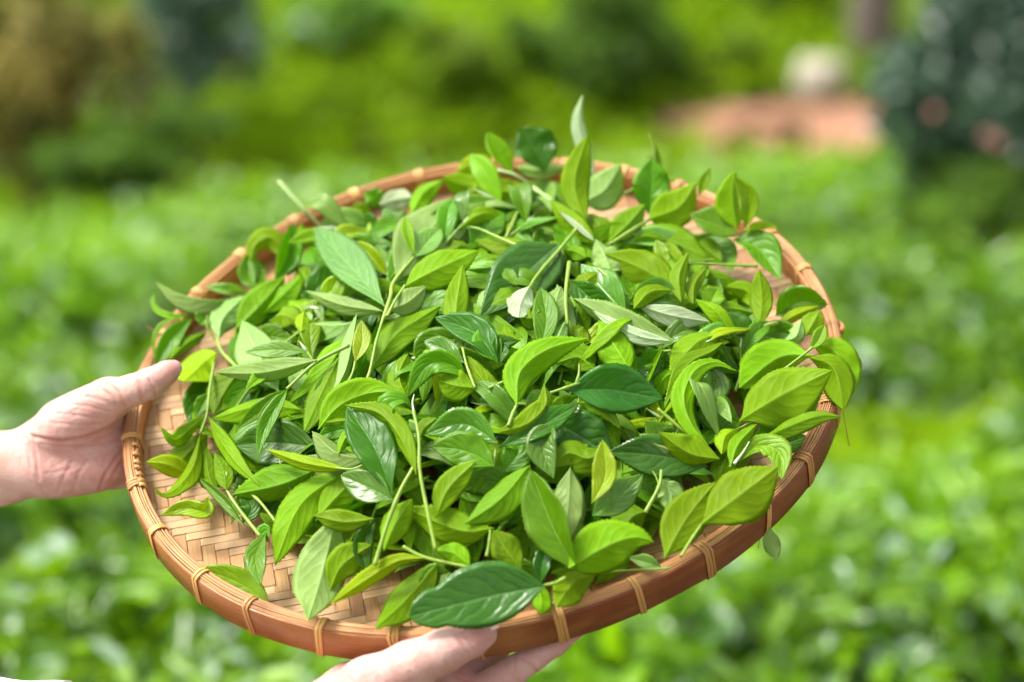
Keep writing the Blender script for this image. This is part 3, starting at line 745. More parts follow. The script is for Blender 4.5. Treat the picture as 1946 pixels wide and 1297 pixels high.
# shoots: label, stems [(pts, thick, lift, opts)], leaves
SHOOTS = [
 ('cut shoot beside the left thumb with a pale leaf and a round lemon leaf',
  [([(456,704),(424,672),(412,648)],10,1.9,{}),([(412,650),(395,625),(394,600)],6,1.6,{})],
  [('a3','P','L',62,1.9,8,16,[(415,648),(424,606),(467,562)],{}),
   ('b3','G','L',92,1.7,22,22,[(414,673),(385,692),(350,726)],{}),
   ('a3b','M','U',40,1.0,0,15,[(394,602),(385,612),(380,618)],{})]),
 ('slender bare-topped shoot hanging down the left side with long curling leaves',
  [([(407,689),(398,744),(393,788),(381,824)],8,1.7,{})],
  [('b9','Y','L',40,1.6,10,18,[(381,824),(369,884),(340,926),(312,941),(291,926)],{'z':[0,0,.1,.2,.8]}),
   ('b10','Y','L',36,1.2,-14,24,[(392,788),(362,814),(332,836),(305,812)],{'z':[0,.2,.3,1.0]}),
   ('b14','Y','L',36,1.8,8,16,[(396,792),(425,845),(455,886),(493,923)],{}),
   ('b8b','M','U',30,1.0,0,20,[(398,744),(385,770),(372,796)],{})]),
 ('long straight shoot on the left flank with narrow leaves hanging from its end',
  [([(664,656),(600,690),(545,740)],10,2.2,{})],
  [('b2','P','L',50,2.4,-26,24,[(602,684),(500,708),(407,708)],{}),
   ('b16','M','U',34,2.0,0,34,[(548,740),(500,775),(449,817)],{}),
   ('b17','M','U',34,2.3,0,20,[(546,740),(515,790),(498,830),(490,869)],{}),
   ('bud','P','U',8,2.4,0,30,[(530,748),(505,775),(486,808)],{})]),
 ('forked shoot at upper left with a glossy wet leaf and spreading pale leaves',
  [([(728,608),(742,565),(748,537),(786,490)],11,2.3,{}),([(735,602),(752,570),(770,543)],8,2.4,{}),([(692,735),(703,706),(714,654),(728,605)],9,1.9,{})],
  [('a14','V','U',80,2.4,4,10,[(732,584),(672,514),(597,432)],{'k':.8}),
   ('a16','P','L',40,2.0,-16,22,[(728,592),(652,580),(579,553)],{}),
   ('s4y','Y','L',82,2.5,-6,12,[(768,546),(832,512),(911,476)],{}),
   ('s4p','P','L',118,1.6,4,10,[(752,533),(800,460),(871,376)],{'k':.75}),
   ('s4s','Y','U',28,2.5,0,30,[(787,486),(776,448),(769,409)],{'k':.3}),
   ('s4b','P','U',52,2.4,0,12,[(790,488),(812,460),(838,432)],{}),  # mid-green leaf, its blue-white sky reflection given as pale colour
   ('b25','P','L',52,1.9,8,14,[(738,590),(775,575),(810,545)],{})]),
 ('small shoot with one oval yellow-green leaf standing beside a folded pale leaf',
  [([(660,732),(671,706),(675,687)],7,1.9,{})],
  [('b23','G','U',36,2.2,0,10,[(675,688),(688,650),(687,608)],{'k':.7})]),
 ('upright shoot in the middle with a shiny arched leaf',
  [([(903,738),(887,695),(879,662)],8,1.9,{})],
  [('b29','V','U',44,2.0,0,15,[(882,690),(845,665),(806,648)],{})]),
 ('pale-stemmed shoot at the back with two upright pointed leaves',
  [([(1070,399),(1046,380),(1014,358),(978,333),(946,324)],11,2.0,{'k':.7,'mat':1})],
  [('c5','Y','U',54,2.0,20,30,[(975,329),(948,295),(925,251)],{'k':0}),
   ('c6','G','L',42,2.1,0,18,[(950,325),(905,312),(867,326)],{'k':.3})]),
 ('shoot leaning over the back rim with a thin curled bud',
  [([(1165,378),(1200,362),(1232,347)],8,1.4,{'k':.4}),([(1232,348),(1242,325),(1243,285),(1234,257)],7,1.5,{'k':0,'taper':.4}),([(1236,345),(1240,310),(1230,296)],7,1.4,{'k':0,'taper':.8})],
  [('d1a','M','U',84,1.0,8,22,[(1233,408),(1238,355),(1238,302)],{'k':.1}),
   ('d1b','Y','U',14,1.5,0,20,[(1232,348),(1258,344),(1286,343)],{'k':.1}),
   ('d1c','M','U',22,1.3,0,25,[(1240,348),(1246,310),(1245,278)],{'k':0})]),
 ('thick stem at back right ending in a bright cupped leaf',
  [([(1160,464),(1196,441),(1233,418)],10,1.9,{})],
  [('d2a','Y','L',80,2.0,12,18,[(1233,417),(1290,394),(1323,346)],{'k':.5}),
   ('d2b','M','L',56,1.4,10,20,[(1158,460),(1195,425),(1226,388)],{'k':.5}),
   ('d2c','M','L',52,1.2,0,15,[(1142,460),(1140,430),(1118,406)],{'k':.6})]),
 ('shoot leaning on the back right rim with two upright folded leaves',
  [([(1314,448),(1360,446),(1394,448),(1420,436)],8,1.2,{'k':.5})],
  [('d4','M','U',66,1.3,10,16,[(1398,446),(1355,425),(1310,408)],{'k':.5}),
   ('d5a','Y','L',62,1.4,14,22,[(1400,436),(1392,380),(1395,325)],{'k':0}),
   ('d5b','Y','U',46,1.6,-10,30,[(1417,433),(1424,380),(1396,335)],{'k':0}),
   ('d5c','G','U',18,1.3,0,25,[(1413,438),(1445,430),(1478,432)],{'k':.2}),
   ('d5d','M','U',70,1.2,-16,18,[(1394,455),(1442,474),(1484,533)],{'k':.7})]),
 ('bare cut stem lying level across the back right floor',
  [([(1440,506),(1370,503),(1300,500)],8,1.3,{}),([(1356,494),(1310,496)],6,1.4,{})], []),
 ('thick cut stem at right with two leaves drooping to the left',
  [([(1477,613),(1430,627),(1372,640)],12,2.0,{})],
  [('d17a','Y','L',66,2.1,14,18,[(1372,636),(1325,652),(1273,708)],{}),
   ('d17b','M','L',44,2.2,-22,28,[(1384,642),(1352,668),(1306,695),(1262,776)],{})]),
 ('shoot at right with a small curled leaf at its tip',
  [([(1427,636),(1460,644),(1490,650)],8,1.5,{})],
  [('d18','P','L',34,1.6,0,22,[(1486,650),(1512,640),(1523,608)],{'k':.6})]),
 ('broad bright shoot spilling over the right rim, four large leaves',
  [([(1425,770),(1470,720),(1530,672),(1545,660)],8,1.4,{'k':.6})],
  [('e1','Y','L',116,2.3,-8,10,[(1404,802),(1485,752),(1582,704)],{'k':.6}),
   ('e2','Y','L',92,1.9,-12,16,[(1544,676),(1480,680),(1404,738)],{'k':.6}),
   ('e3','Y','L',70,1.7,10,18,[(1535,678),(1585,702),(1604,781)],{'k':.3}),
   ('e4','Y','L',76,1.4,8,14,[(1538,650),(1590,672),(1625,746)],{'k':.3})]),
 ('shoot on the right flank with an arched pale leaf and a cupped leaf',
  [([(1250,777),(1302,822),(1350,862)],9,1.9,{})],
  [('f4','Y','L',48,2.2,10,18,[(1349,855),(1312,805),(1299,752),(1322,704),(1360,690),(1400,706)],{}),
   ('f8','Y','L',70,2.3,-20,28,[(1367,872),(1312,862),(1252,822)],{})]),
 ('bare stem lying across the centre under a wet dark leaf',
  [([(1121,721),(1085,734),(1046,747)],9,2.5,{})], []),
 ('long bowed bright leaf on a short stem in the centre',
  [([(966,810),(975,785),(983,768)],10,2.2,{}),([(929,738),(960,725),(990,712)],9,2.0,{})],
  [('f14','Y','L',72,2.4,10,18,[(981,771),(988,708),(1040,665),(1119,643)],{})]),
 ('stem slanting over the big dark leaf with a silvery folded leaf at its end',
  [([(1109,419),(1069,468),(1009,542),(1012,585)],10,2.5,{})],
  [('f25','Q','L',58,2.6,0,18,[(1008,543),(990,575),(985,604)],{'blunt':.7}),
   ('f25b','M','L',52,2.0,0,25,[(985,600),(1010,605),(1026,590)],{})]),
 ('upright stem standing between the dark leaf and a white-backed leaf',
  [([(1082,499),(1075,560),(1078,618)],11,2.4,{})],
  [('f27a','P','L',30,1.8,0,20,[(1076,610),(1066,630),(1060,650)],{})]),
 ('thin stem with a knot behind the wet leaves right of centre',
  [([(1137,511),(1165,535),(1192,562)],8,2.3,{})], []),
 ('thin diagonal stem at the back with a torn tip',
  [([(1006,362),(980,412),(950,476)],9,2.0,{})],
  [('c11b','P','L',12,1.8,0,30,[(1000,385),(1003,420),(1012,440)],{})]),
 ('smooth stem at the back curving to the right',
  [([(992,471),(948,452),(905,434),(872,434)],8,1.8,{})], []),
 ('long pale stem sticking out over the left back rim',
  [([(530,345),(570,390),(620,442)],10,1.0,{'k':.55,'mat':1})], []),
 ('tall central shoot with silvery bud, lime leaf and curled leaf',
  [([(828,1046),(814,980),(798,896),(796,832),(786,782)],10,2.6,{}),([(786,782),(784,765),(787,750)],6,2.7,{'taper':.3,'mat':2})],
  [('g1a','Y','L',46,2.7,-26,24,[(792,902),(764,835),(722,786),(656,770)],{}),
   ('g1e','M','U',48,2.3,0,15,[(784,776),(766,760),(740,768),(738,792),(760,806),(776,792)],{'k':.6,'z':[0,.5,.7,.3,-.2,.3]}),
   ('g1f','M','L',34,2.1,0,20,[(798,832),(806,815),(830,795)],{})]),
 ('forked shoot in front of centre, a glossy dark leaf over shiny lime leaf',
  [([(712,1075),(735,1000),(761,933),(786,888)],12,2.4,{})],
  [('g1b','D','U',92,2.3,6,18,[(746,943),(712,852),(659,774)],{}),
   ('g2a','V','U',68,2.2,0,12,[(746,950),(700,926),(647,903)],{}),
   ('g2b','Y','L',60,1.9,0,16,[(729,1048),(750,1000),(784,948)],{})]),
 ('shoot with a shiny cupped leaf above a dark oval leaf near the centre',
  [([(944,838),(941,862),(937,888)],7,1.8,{})],
  [('g1c','V','U',72,2.2,-16,16,[(946,842),(882,806),(807,825)],{}),
   ('g1d','M','U',76,1.8,8,14,[(940,886),(885,858),(820,848)],{})]),
 ('narrow yellow leaf on its stem at the left of the heap',
  [([(690,885),(668,892),(640,890)],7,1.9,{})],
  [('g21','G','L',30,1.9,-14,24,[(662,893),(580,880),(504,854)],{})]),
 ('shoot lying toward the front with a long olive leaf and cut end',
  [([(766,1039),(808,1060),(898,1080)],10,2.0,{}),([(594,1158),(626,1122)],8,0.8,{})],
  [('g8l','G','L',40,2.0,-20,26,[(804,1060),(755,1066),(698,1100),(626,1149)],{}),
   ('g8','Y','L',64,1.4,12,20,[(627,1122),(650,1075),(705,1035)],{})]),
 ('shoot with a thick stem resting on the bare weave at lower left',
  [([(495,1020),(455,969),(431,930),(431,898)],10,1.2,{})],
  [('g13a','M','L',42,1.3,0,16,[(432,932),(424,893),(408,860)],{}),
   ('g13b','D','U',44,0.7,0,15,[(462,994),(478,965),(462,935)],{}),
   ('g13c','M','U',26,0.9,-20,30,[(466,1002),(430,955),(374,905)],{})]),
 ('big dark wet leaf lying over the front rim above the thumb',
  [([(1075,1098),(1055,1108),(1034,1113)],9,2.2,{})],
  [('g30','W','U',128,2.4,4,8,[(1036,1114),(930,1134),(778,1172)],{'k':.6,'blunt':.62})]),
 ('bare stem lying along the inside of the front rim',
  [([(1275,1080),(1180,1085),(1080,1095)],6,0.8,{})], []),
 ('shoot by the right front rim with two broad pale-green leaves',
  [([(1294,1058),(1312,1028),(1334,996)],9,1.3,{})],
  [('g40a','Y','L',112,2.0,-6,12,[(1332,998),(1402,945),(1479,887)],{'k':.7}),
   ('g40b','Y','L',84,1.7,0,12,[(1262,1062),(1305,985),(1360,916)],{})]),
 ('leafy shoot with a white bud near the right front rim',
  [([(1456,792),(1405,814),(1395,820)],8,2.0,{}),([(1437,806),(1412,850),(1386,888)],6,1.9,{}),([(1395,882),(1412,860),(1424,840)],8,2.2,{'taper':.3,'mat':2})],
  [('g41','Y','U',56,1.7,-14,20,[(1404,878),(1440,848),(1480,860),(1486,912)],{'k':.6}),
   ('g42','Y','L',38,2.1,10,28,[(1387,888),(1402,845),(1438,806)],{}),
   ('g42b','G','L',44,2.0,8,20,[(1404,816),(1378,830),(1371,864)],{})]),
 ('short upright stem with a stub near the front right',
  [([(1226,975),(1252,925),(1257,894)],10,1.6,{}),([(1252,920),(1246,905),(1240,896)],5,1.6,{})], []),
 ('short green stem pointing down in front of the heap',
  [([(925,1058),(930,1030),(932,1008)],9,1.8,{})], []),
 ('stem crossing low at the left of the heap beside the weave',
  [([(530,1000),(490,950),(455,925)],9,0.7,{})], []),
]
# ------------------------------------------------------------------ build the shoots and loose leaves
STEM_MATS = [M_STEM, M_STEM_P, M_BUD]
for label, stems, leaves in SHOOTS:
    root = empty('tea_shoot')
    tag(root, label, 'tea shoot', 'tea shoots heaped on the tray')
    base = stems[0]
    root.location = place(base[0][:1], base[2], base[3].get('k', 0.85))[0]
    kids = []
    for pts, th, lift, op in stems:
        m = op.get('mat', 0)
        kids.append(make_stem(pts, th, lift, None, STEM_MATS[m], op.get('k', 0.85), op.get('z'), op.get('taper', 0.75), 'bud' if m == 2 else 'stem', m != 2))
    for lf in leaves:
        o = make_leaf(lf, None); o.name = 'leaf'; kids.append(o)
    for o in kids:                                # parts hang from the shoot, kept where they are
        o.parent = root; o.location = Vector(o.location) - root.location
# labels for the loose leaves: look, size, place on the tray, direction of the tip
TONE_W = {('D', 'U'): 'glossy dark green', ('W', 'U'): 'wet dark green', ('M', 'U'): 'mid green', ('V', 'U'): 'wet shiny green', ('Y', 'U'): 'bright yellow-green',
          ('G', 'U'): 'lemon green', ('P', 'U'): 'pale green', ('Q', 'U'): 'pale green', ('D', 'L'): 'dull green', ('M', 'L'): 'olive green', ('Y', 'L'): 'lime green',
          ('G', 'L'): 'yellowish', ('P', 'L'): 'pale-backed', ('Q', 'L'): 'silvery white-backed', ('W', 'L'): 'dull green', ('V', 'L'): 'dull green'}
CUSTOM = {
 'c1': 'tall thin silvery leaf standing highest above the back rim',
 'c2': 'upright lime leaf in front of the tallest silvery leaf at the back',
 'c4': 'broad dark leaf standing at the back rim, one half bluish',
 'f23': 'largest dark green leaf above the centre, half under a slanting stem',
 'f11': 'wide wet dark leaf right of centre, tip pointing right',
 'f10': 'dark wet leaf with pale midrib at the right front of the heap',
 'g5': 'large pale leaf hanging tip down over the bare weave in front',
 'g11': 'green leaf lying along the inside of the left front rim',
 'g45': 'pale leaf dangling below the rim outside the tray at right',
 'a1': 'pale curled leaf reaching out over the left rim',
 'f1': 'long narrow leaf crossing over the right rim',
 'g34': 'broad lime leaf with an upturned tip at the front of the heap',
 'g31': 'large saturated green leaf standing at the front, folded along its midrib',
 'g35': 'pointed yellow-green leaf standing upright right of the front centre',
 'f18': 'long leaf with a white lower half lying right of centre',
 'c22': 'small dark leaf curled over like a saddle at the back left',
 'f32': 'crumpled pale leaf behind the wet leaves above centre',
 'g3': 'yellow-green leaf with brown scar left of the front centre',
 'c16': 'whitish leaf catching the light by the back left rim',
 'd12': 'upright lime leaf beside the bare floor at right',
}
def describe(lf):
    idn, tn, face, w, lift, roll, fold, pts = lf[:8]
    if idn in CUSTOM: return CUSTOM[idn]
    L = sum(math.dist(pts[i], pts[i + 1]) for i in range(len(pts) - 1))
    size = 'small ' if L < 75 else ('long ' if L > 150 else '')
    shape = 'narrow ' if w < L * 0.24 else ('broad ' if w > L * 0.62 else '')
    if len(pts) > 3: shape = 'curled '
    cx = sum(p[0] for p in pts) / len(pts); cy = sum(p[1] for p in pts) / len(pts)
    col = ['far left', 'left', 'centre left', 'centre', 'centre right', 'right', 'far right'][min(6, max(0, int((cx - 280) / 190)))]
    row = ['back', 'upper', 'middle', 'lower', 'front'][min(4, max(0, int((cy - 270) / 165)))]
    dx, dy = pts[-1][0] - pts[0][0], pts[-1][1] - pts[0][1]
    ang = math.degrees(math.atan2(-dy, dx)) % 360
    di = ['right', 'upper right', 'up', 'upper left', 'left', 'lower left', 'down', 'lower right'][int((ang + 22.5) // 45) % 8]
    return f'{size}{shape}{TONE_W[tn, face]} leaf at {row} {col} of heap, tip {di}'
def ordinal(lab, i, n):
    if n == 1: return lab
    if i == 0: return lab + ', leftmost'
    if i == n - 1: return lab + ', rightmost'
    return lab + ', ' + ['second', 'third', 'fourth', 'fifth'][min(i - 1, 3)]
seen = {}
for lf in LEAVES: seen.setdefault(describe(lf), []).append(lf)
for lab, ls in seen.items():
    ls.sort(key=lambda q: q[7][0][0])
    for i, lf in enumerate(ls):
        o = make_leaf(lf)
        tag(o, ordinal(lab, i, len(ls)), 'tea leaf', 'loose tea leaves on the heap')

# ------------------------------------------------------------------ half-buried leaves and the mass below them
BARE = [[(262, 715), (352, 715), (362, 800), (300, 865), (300, 960), (400, 995), (500, 1000), (530, 1075), (600, 1100), (720, 1095), (830, 1085), (770, 1215), (560, 1200), (370, 1110), (280, 990)],
        [(1385, 425), (1490, 430), (1580, 570), (1560, 640), (1510, 590), (1470, 560), (1400, 560), (1360, 520)],
        [(1480, 800), (1600, 740), (1590, 830), (1500, 900)], [(800, 360), (870, 350), (860, 410), (790, 400)], [(1130, 385), (1200, 385), (1190, 440), (1140, 440)],
        [(280, 590), (420, 590), (420, 650), (290, 700)]]
def in_poly(x, y, poly):
    c = False
    for i in range(len(poly)):
        (x1, y1), (x2, y2) = poly[i], poly[i - 1]
        if (y1 > y) != (y2 > y) and x < (x2 - x1) * (y - y1) / (y2 - y1 + 1e-9) + x1: c = not c
    return c
def to_px(p):
    q = p - CAM; d = q @ FW
    return IW / 2 + q @ RT / d * FPX, IH / 2 - q @ UP / d * FPX
def random_leaf(rs, zlo, zhi, rmax=0.195):
    while True:
        r = rmax * math.sqrt(rs.uniform(0, 1)); a = rs.uniform(0, 6.283)
        u, v = 0.012 + r * math.cos(a), -0.004 + r * math.sin(a)
        hz = heap_z(u, v)
        z = max(FLOOR + 0.003, hz + rs.uniform(zlo, zhi))
        L = rs.uniform(0.036, 0.070); th = rs.uniform(0, 6.283); dz = rs.uniform(-0.35, 0.35)
        p0 = np.array([u, v]); p1 = p0 + L * np.array([math.cos(th), math.sin(th)])
        if np.hypot(*p1) > 0.212: continue
        z1 = max(FLOOR + 0.003, heap_z(*p1) + z - hz + dz * 0.03)
        pm = (p0 + p1) / 2 + rs.uniform(-.006, .006, 2); zm = max(FLOOR + 0.004, (z + z1) / 2 + rs.uniform(-.004, .010))
        W3 = [tray_pt(*p0, z), tray_pt(*pm, zm), tray_pt(*p1, z1)]
        if any(in_poly(*to_px(q), b) for q in W3 for b in BARE): continue
        n = nrm(TN + (TU * rs.normal() + TV * rs.normal()) * 0.45)
        if rs.uniform() < 0.45: n = -n
        return W3, L * rs.uniform(0.27, 0.40), n
rsf = np.random.default_rng(3)
# small plucked shoots, a bud and two or three leaves each, tangled into the top layer
small = {}
for i in range(40):
    while True:
        r = 0.19 * math.sqrt(rsf.uniform(0.0, 1)); a = rsf.uniform(0, 6.283); th = rsf.uniform(0, 6.283)
        b0 = np.array([0.012 + r * math.cos(a), r * math.sin(a)]); dr_ = np.array([math.cos(th), math.sin(th)]); sd_ = np.array([-dr_[1], dr_[0]])
        Ls = rsf.uniform(0.022, 0.045); e0 = b0 + dr_ * Ls; far = e0 + dr_ * 0.05
        if np.hypot(*far) > 0.218: continue
        if any(in_poly(*to_px(tray_pt(*q, heap_z(*q))), bb) for q in (b0, e0, far) for bb in BARE): continue
        break
    lf0 = rsf.uniform(-0.008, 0.002); up = rsf.uniform(0.0, 0.55)
    def sp(q, extra): return tray_pt(q[0], q[1], max(FLOOR + .003, heap_z(*q) + lf0 + extra))
    root = empty('tea_shoot'); root.location = sp(b0, 0); parts = []
    Pst = spline([sp(b0, 0), sp(b0 + dr_ * Ls * .5 + sd_ * rsf.uniform(-.003, .003), up * Ls * .5), sp(e0, up * Ls)], 16)
    v_, f_ = tube(Pst, 0.00125 * np.linspace(1.1, 0.6, 16) * (1 + 0.3 * np.exp(-((np.linspace(0, 1, 16) - .45) / .06) ** 2)), 7); o = mesh_obj('stem', v_ - np.array(root.location), f_, M_STEM, root)
    o.data.materials.append(M_CUT); o.data.polygons[len(f_) - 2].material_index = 1
    nl = int(rsf.integers(2, 4)); tks = rsf.choice(['Y', 'M', 'Y', 'V', 'P', 'G'], nl)
    for q in range(nl):
        sg = 1 if q % 2 == 0 else -1; fr = [1.0, 0.86, 0.45][q]; Lq = rsf.uniform(0.030, 0.055); sprd = rsf.uniform(.35, .9) * sg
        st = Pst[int(15 * fr)]; dd = dr_ * math.cos(sprd) + sd_ * math.sin(sprd)
        d3 = TU * dd[0] + TV * dd[1]
        W3 = [st, st + d3 * Lq * .5 + TN * Lq * rsf.uniform(.05, .35), st + d3 * Lq + TN * Lq * rsf.uniform(-.25, .35)]
        nn = nrm(TN + (TU * rsf.normal() + TV * rsf.normal()) * 0.4) * (1 if rsf.uniform() < .5 else -1)
        o = leaf_obj('leaf', tks[q], None, spline(W3, NL), Lq * rsf.uniform(.28, .38), nn, rad(rsf.uniform(10, 34)), rsf, twist=rad(rsf.uniform(-25, 25)), wave=.1)
        o.parent = root; o.location = Vector(o.location) - root.location
    bd = rsf.uniform(0.009, 0.017); d3 = TU * dr_[0] + TV * dr_[1] + TN * rsf.uniform(.1, .6)
    v_, f_ = tube(Pst[-1] + np.linspace(0, 1, 8)[:, None] * d3 * bd, np.array([.8, 1.2, 1.4, 1.3, 1.0, .7, .35, .08]) * 0.0009, 6); mesh_obj('bud', v_ - np.array(root.location), f_, M_BUD, root)
    p0, p1 = to_px(Pst[0]), to_px(sp(far, up * .05))
    lab = describe(('', 'Y', 'U', 70, 0, 0, 0, [p0, p1])); lab = lab[lab.index(' at '):]
    small.setdefault(['two', 'three'][nl - 2] + '-leaved little shoot with bud' + lab, []).append((p0[0], i, root))
for lab, ls in small.items():
    for i, (_, _, o) in enumerate(sorted(ls, key=lambda q: q[:2])): tag(o, ordinal(lab, i, len(ls)), 'tea shoot', 'tea shoots heaped on the tray')
buried = {}
for i in range(84):
    W3, w, n = random_leaf(rsf, -0.007, 0.004)
    tk = rsf.choice(['M', 'M', 'Y', 'M', 'Y', 'P', 'V'])
    o = leaf_obj('tea_leaf', tk, None, spline(W3, NL), w, n, rad(rsf.uniform(8, 28)), rsf, twist=rad(rsf.uniform(-20, 20)), wave=0.08)
    ppx = [to_px(q) for q in W3]
    lab = 'half buried ' + describe(('', tk, 'U' if n @ VIEW > 0 else 'L', 70, 0, 0, 0, ppx)).replace('small ', '').replace('long ', '').replace('broad ', '').replace('narrow ', '')
    buried.setdefault(lab, []).append((ppx[0][0], i, o))
for lab, ls in buried.items():
    for i, (_, _, o) in enumerate(sorted(ls)): tag(o, ordinal(lab, i, len(ls)), 'tea leaf', 'half buried tea leaves')
# coarse blades for the mass beneath: 13 x 5, two sheets
def coarse_leaf(W3, w, n, fold):
    m = 13; P = spline(W3, m); T = nrm(np.gradient(P, axis=0)); N_ = nrm(n - T * (T @ n)[:, None]); S = np.cross(T, N_)
    hw = np.interp(np.linspace(0, 1, m), _t, PROF) * w * 0.5; tt = np.linspace(0, 1, m)
    V, UV = [], []
    for sh in (0.0, -0.0004):
        for j, s in enumerate((-1, -.5, 0, .5, 1)):
            V.append(P + S * (s * hw * math.cos(fold))[:, None] + N_ * (abs(s) * hw * math.sin(fold) + (sh if abs(s) < 1 else 0) - (0.0006 if (s == 0 and sh) else 0))[:, None])
            UV.append(np.stack([tt, np.full(m, 0.5 + 0.5 * s)], 1))
    return np.stack(V, 1).reshape(-1, 3), np.stack(UV, 1).reshape(-1, 2)
cf, cm = [], []
for i in range(12):
    for j in range(4):
        cf.append((i * 10 + j, i * 10 + j + 1, (i + 1) * 10 + j + 1, (i + 1) * 10 + j)); cm.append(0)
        cf.append((i * 10 + 5 + j, (i + 1) * 10 + 5 + j, (i + 1) * 10 + 6 + j, i * 10 + 6 + j)); cm.append(1)
cf = np.array(cf); cm = np.array(cm)
Vs, Us, Fs, Ms = [], [], [], []
for i in range(820):
    W3, w, n = random_leaf(rsf, *((-0.040, -0.006) if i < 480 else (-0.012, 0.002)), 0.2)
    v, u = coarse_leaf(W3, w, n, rad(rsf.uniform(5, 25)))
    Vs.append(v); Us.append(u); Fs.append(cf + 130 * i); Ms.append(cm + 2 * int(rsf.choice([0, 1, 1, 2, 2])))
heap = big_mesh('tea_leaf_heap', np.vstack(Vs), np.vstack(Fs), TONES['D'][0], None, uv=np.vstack(Us))
for k_ in ('D', 'M', 'Y'):
    for q in (0, 1):
        if (k_, q) != ('D', 0): heap.data.materials.append(TONES[k_][q])
heap.data.polygons.foreach_set('material_index', np.concatenate(Ms).astype(np.int32))
tag(heap, 'dense mass of green tea leaves under the top layer on the tray', 'tea leaves', kind='stuff')
# ------------------------------------------------------------------ hands: one continuous surface from blended solids
def skin_material():
    t = NT('skin'); ob = t.coord('Object')
    a = t.new('ShaderNodeVertexColor'); a.layer_name = 'tint'
    sep = t.new('ShaderNodeSeparateColor'); t.l.new(a.outputs[0], sep.inputs[0])
    c = t.mix(t.ramp(t.noise(ob, 70, 4, 0.65), 0.38, 0.64), (0.69, 0.44, 0.39), (0.62, 0.335, 0.295))
    c = t.mix(t.math('MULTIPLY', sep.outputs[0], 0.85), c, (0.52, 0.18, 0.14))
    c = t.mix(t.math('MULTIPLY', sep.outputs[1], 0.8), c, (0.70, 0.48, 0.35))
    vo = t.new('ShaderNodeTexVoronoi', feature='DISTANCE_TO_EDGE'); vo.inputs['Scale'].default_value = 700; t.l.new(ob, vo.inputs['Vector'])
    fine = t.noise(t.mapping(ob, (1, 1, 2.2)), 420, 3)
    h = t.math('ADD', t.math('MULTIPLY', t.ramp(vo.outputs['Distance'], 0, .15), 0.5), fine)
    h = t.math('ADD', h, t.math('MULTIPLY', t.noise(t.mapping(ob, (2.2, 1, 1)), 90, 3), 1.5))
    nb = t.bump(h, 0.55, 0.0007)
    t.set(color=c, rough=t.math('MULTIPLY_ADD', fine, 0.2, 0.36), spec=0.4, normal=nb, sss=0.22, sssr=(1.0, 0.36, 0.2), ssss=0.006)
    return t.m
M_SKIN = skin_material()
tn_ = NT('nail'); tn_.set(color=(0.72, 0.44, 0.37), rough=0.38, spec=0.45, sss=0.2, sssr=(1, .4, .3), ssss=0.003); M_NAIL = tn_.m
def clothmat():
    t = NT('white_cotton'); ob = t.coord('Object')
    t.set(color=t.mix(t.noise(ob, 30, 3), (0.78, 0.77, 0.75), (0.70, 0.69, 0.68)), rough=0.8, normal=t.bump(t.noise(ob, 900, 2), 0.3, 0.0008)); return t.m
M_CLOTH = clothmat()
def sd_cone(X, a, b, ra, rb):
    ba = b - a; h = np.clip(((X - a) @ ba) / (ba @ ba), 0, 1)
    return np.linalg.norm(X - a - h[..., None] * ba, axis=-1) - (ra + (rb - ra) * h)
def sd_ell(X, c, ax, r):
    q = (X - c) @ ax.T
    k0 = np.linalg.norm(q / r, axis=-1); k1 = np.linalg.norm(q / (r * r), axis=-1)
    return k0 * (k0 - 1) / (k1 + 1e-9)
def smin(a, b, k):
    h = np.clip(0.5 + 0.5 * (b - a) / k, 0, 1)
    return b + (a - b) * h - k * h * (1 - h)
def surface_nets(D, org, hstep):
    nx, ny, nz = D.shape; S = D < 0
    c = [S[i:nx - 1 + i, j:ny - 1 + j, k:nz - 1 + k] for i in (0, 1) for j in (0, 1) for k in (0, 1)]
    tot = sum(x.astype(np.int8) for x in c); act = (tot > 0) & (tot < 8)
    idx = np.full(act.shape, -1, np.int64); ij = np.argwhere(act); idx[act] = np.arange(len(ij))
    acc = np.zeros((len(ij), 3)); cnt = np.zeros(len(ij))
    corners = [(i, j, k) for i in (0, 1) for j in (0, 1) for k in (0, 1)]
    for a in corners:
        for b in corners:
            if sum(abs(p - q) for p, q in zip(a, b)) == 1 and a < b:
                va = D[ij[:, 0] + a[0], ij[:, 1] + a[1], ij[:, 2] + a[2]]; vb = D[ij[:, 0] + b[0], ij[:, 1] + b[1], ij[:, 2] + b[2]]
                m = (va < 0) != (vb < 0); t = np.where(m, va / (va - vb + 1e-12), 0)
                p = np.array(a) + t[:, None] * (np.array(b) - np.array(a)); acc[m] += p[m]; cnt[m] += 1
    V = org + (ij + acc / cnt[:, None]) * hstep
    F = []
    for ax in range(3):
        sl0 = [slice(None)] * 3; sl1 = [slice(None)] * 3; sl0[ax] = slice(0, -1); sl1[ax] = slice(1, None)
        ch = S[tuple(sl0)] != S[tuple(sl1)]; e = np.argwhere(ch); o1, o2 = [(1, 2), (2, 0), (0, 1)][ax]
        e = e[(e[:, o1] > 0) & (e[:, o2] > 0)]
        lim = np.array(act.shape); e = e[np.all(e < lim, axis=1)]
        d1 = np.zeros(3, int); d2 = np.zeros(3, int); d1[o1] = 1; d2[o2] = 1
        q = [e, e - d1, e - d1 - d2, e - d2]; q = np.stack([idx[tuple(x.T)] for x in q], 1)
        flip = S[tuple(e.T)]; q = np.where(flip[:, None], q, q[:, ::-1]); F.append(q)
    F = np.vstack(F); return V, F[np.all(F >= 0, axis=1)]
def vert_normals(V, F):
    n = np.cross(V[F[:, 2]] - V[F[:, 0]], V[F[:, 3]] - V[F[:, 1]]); N = np.zeros_like(V)
    for k in range(4): np.add.at(N, F[:, k], n)
    return nrm(N)
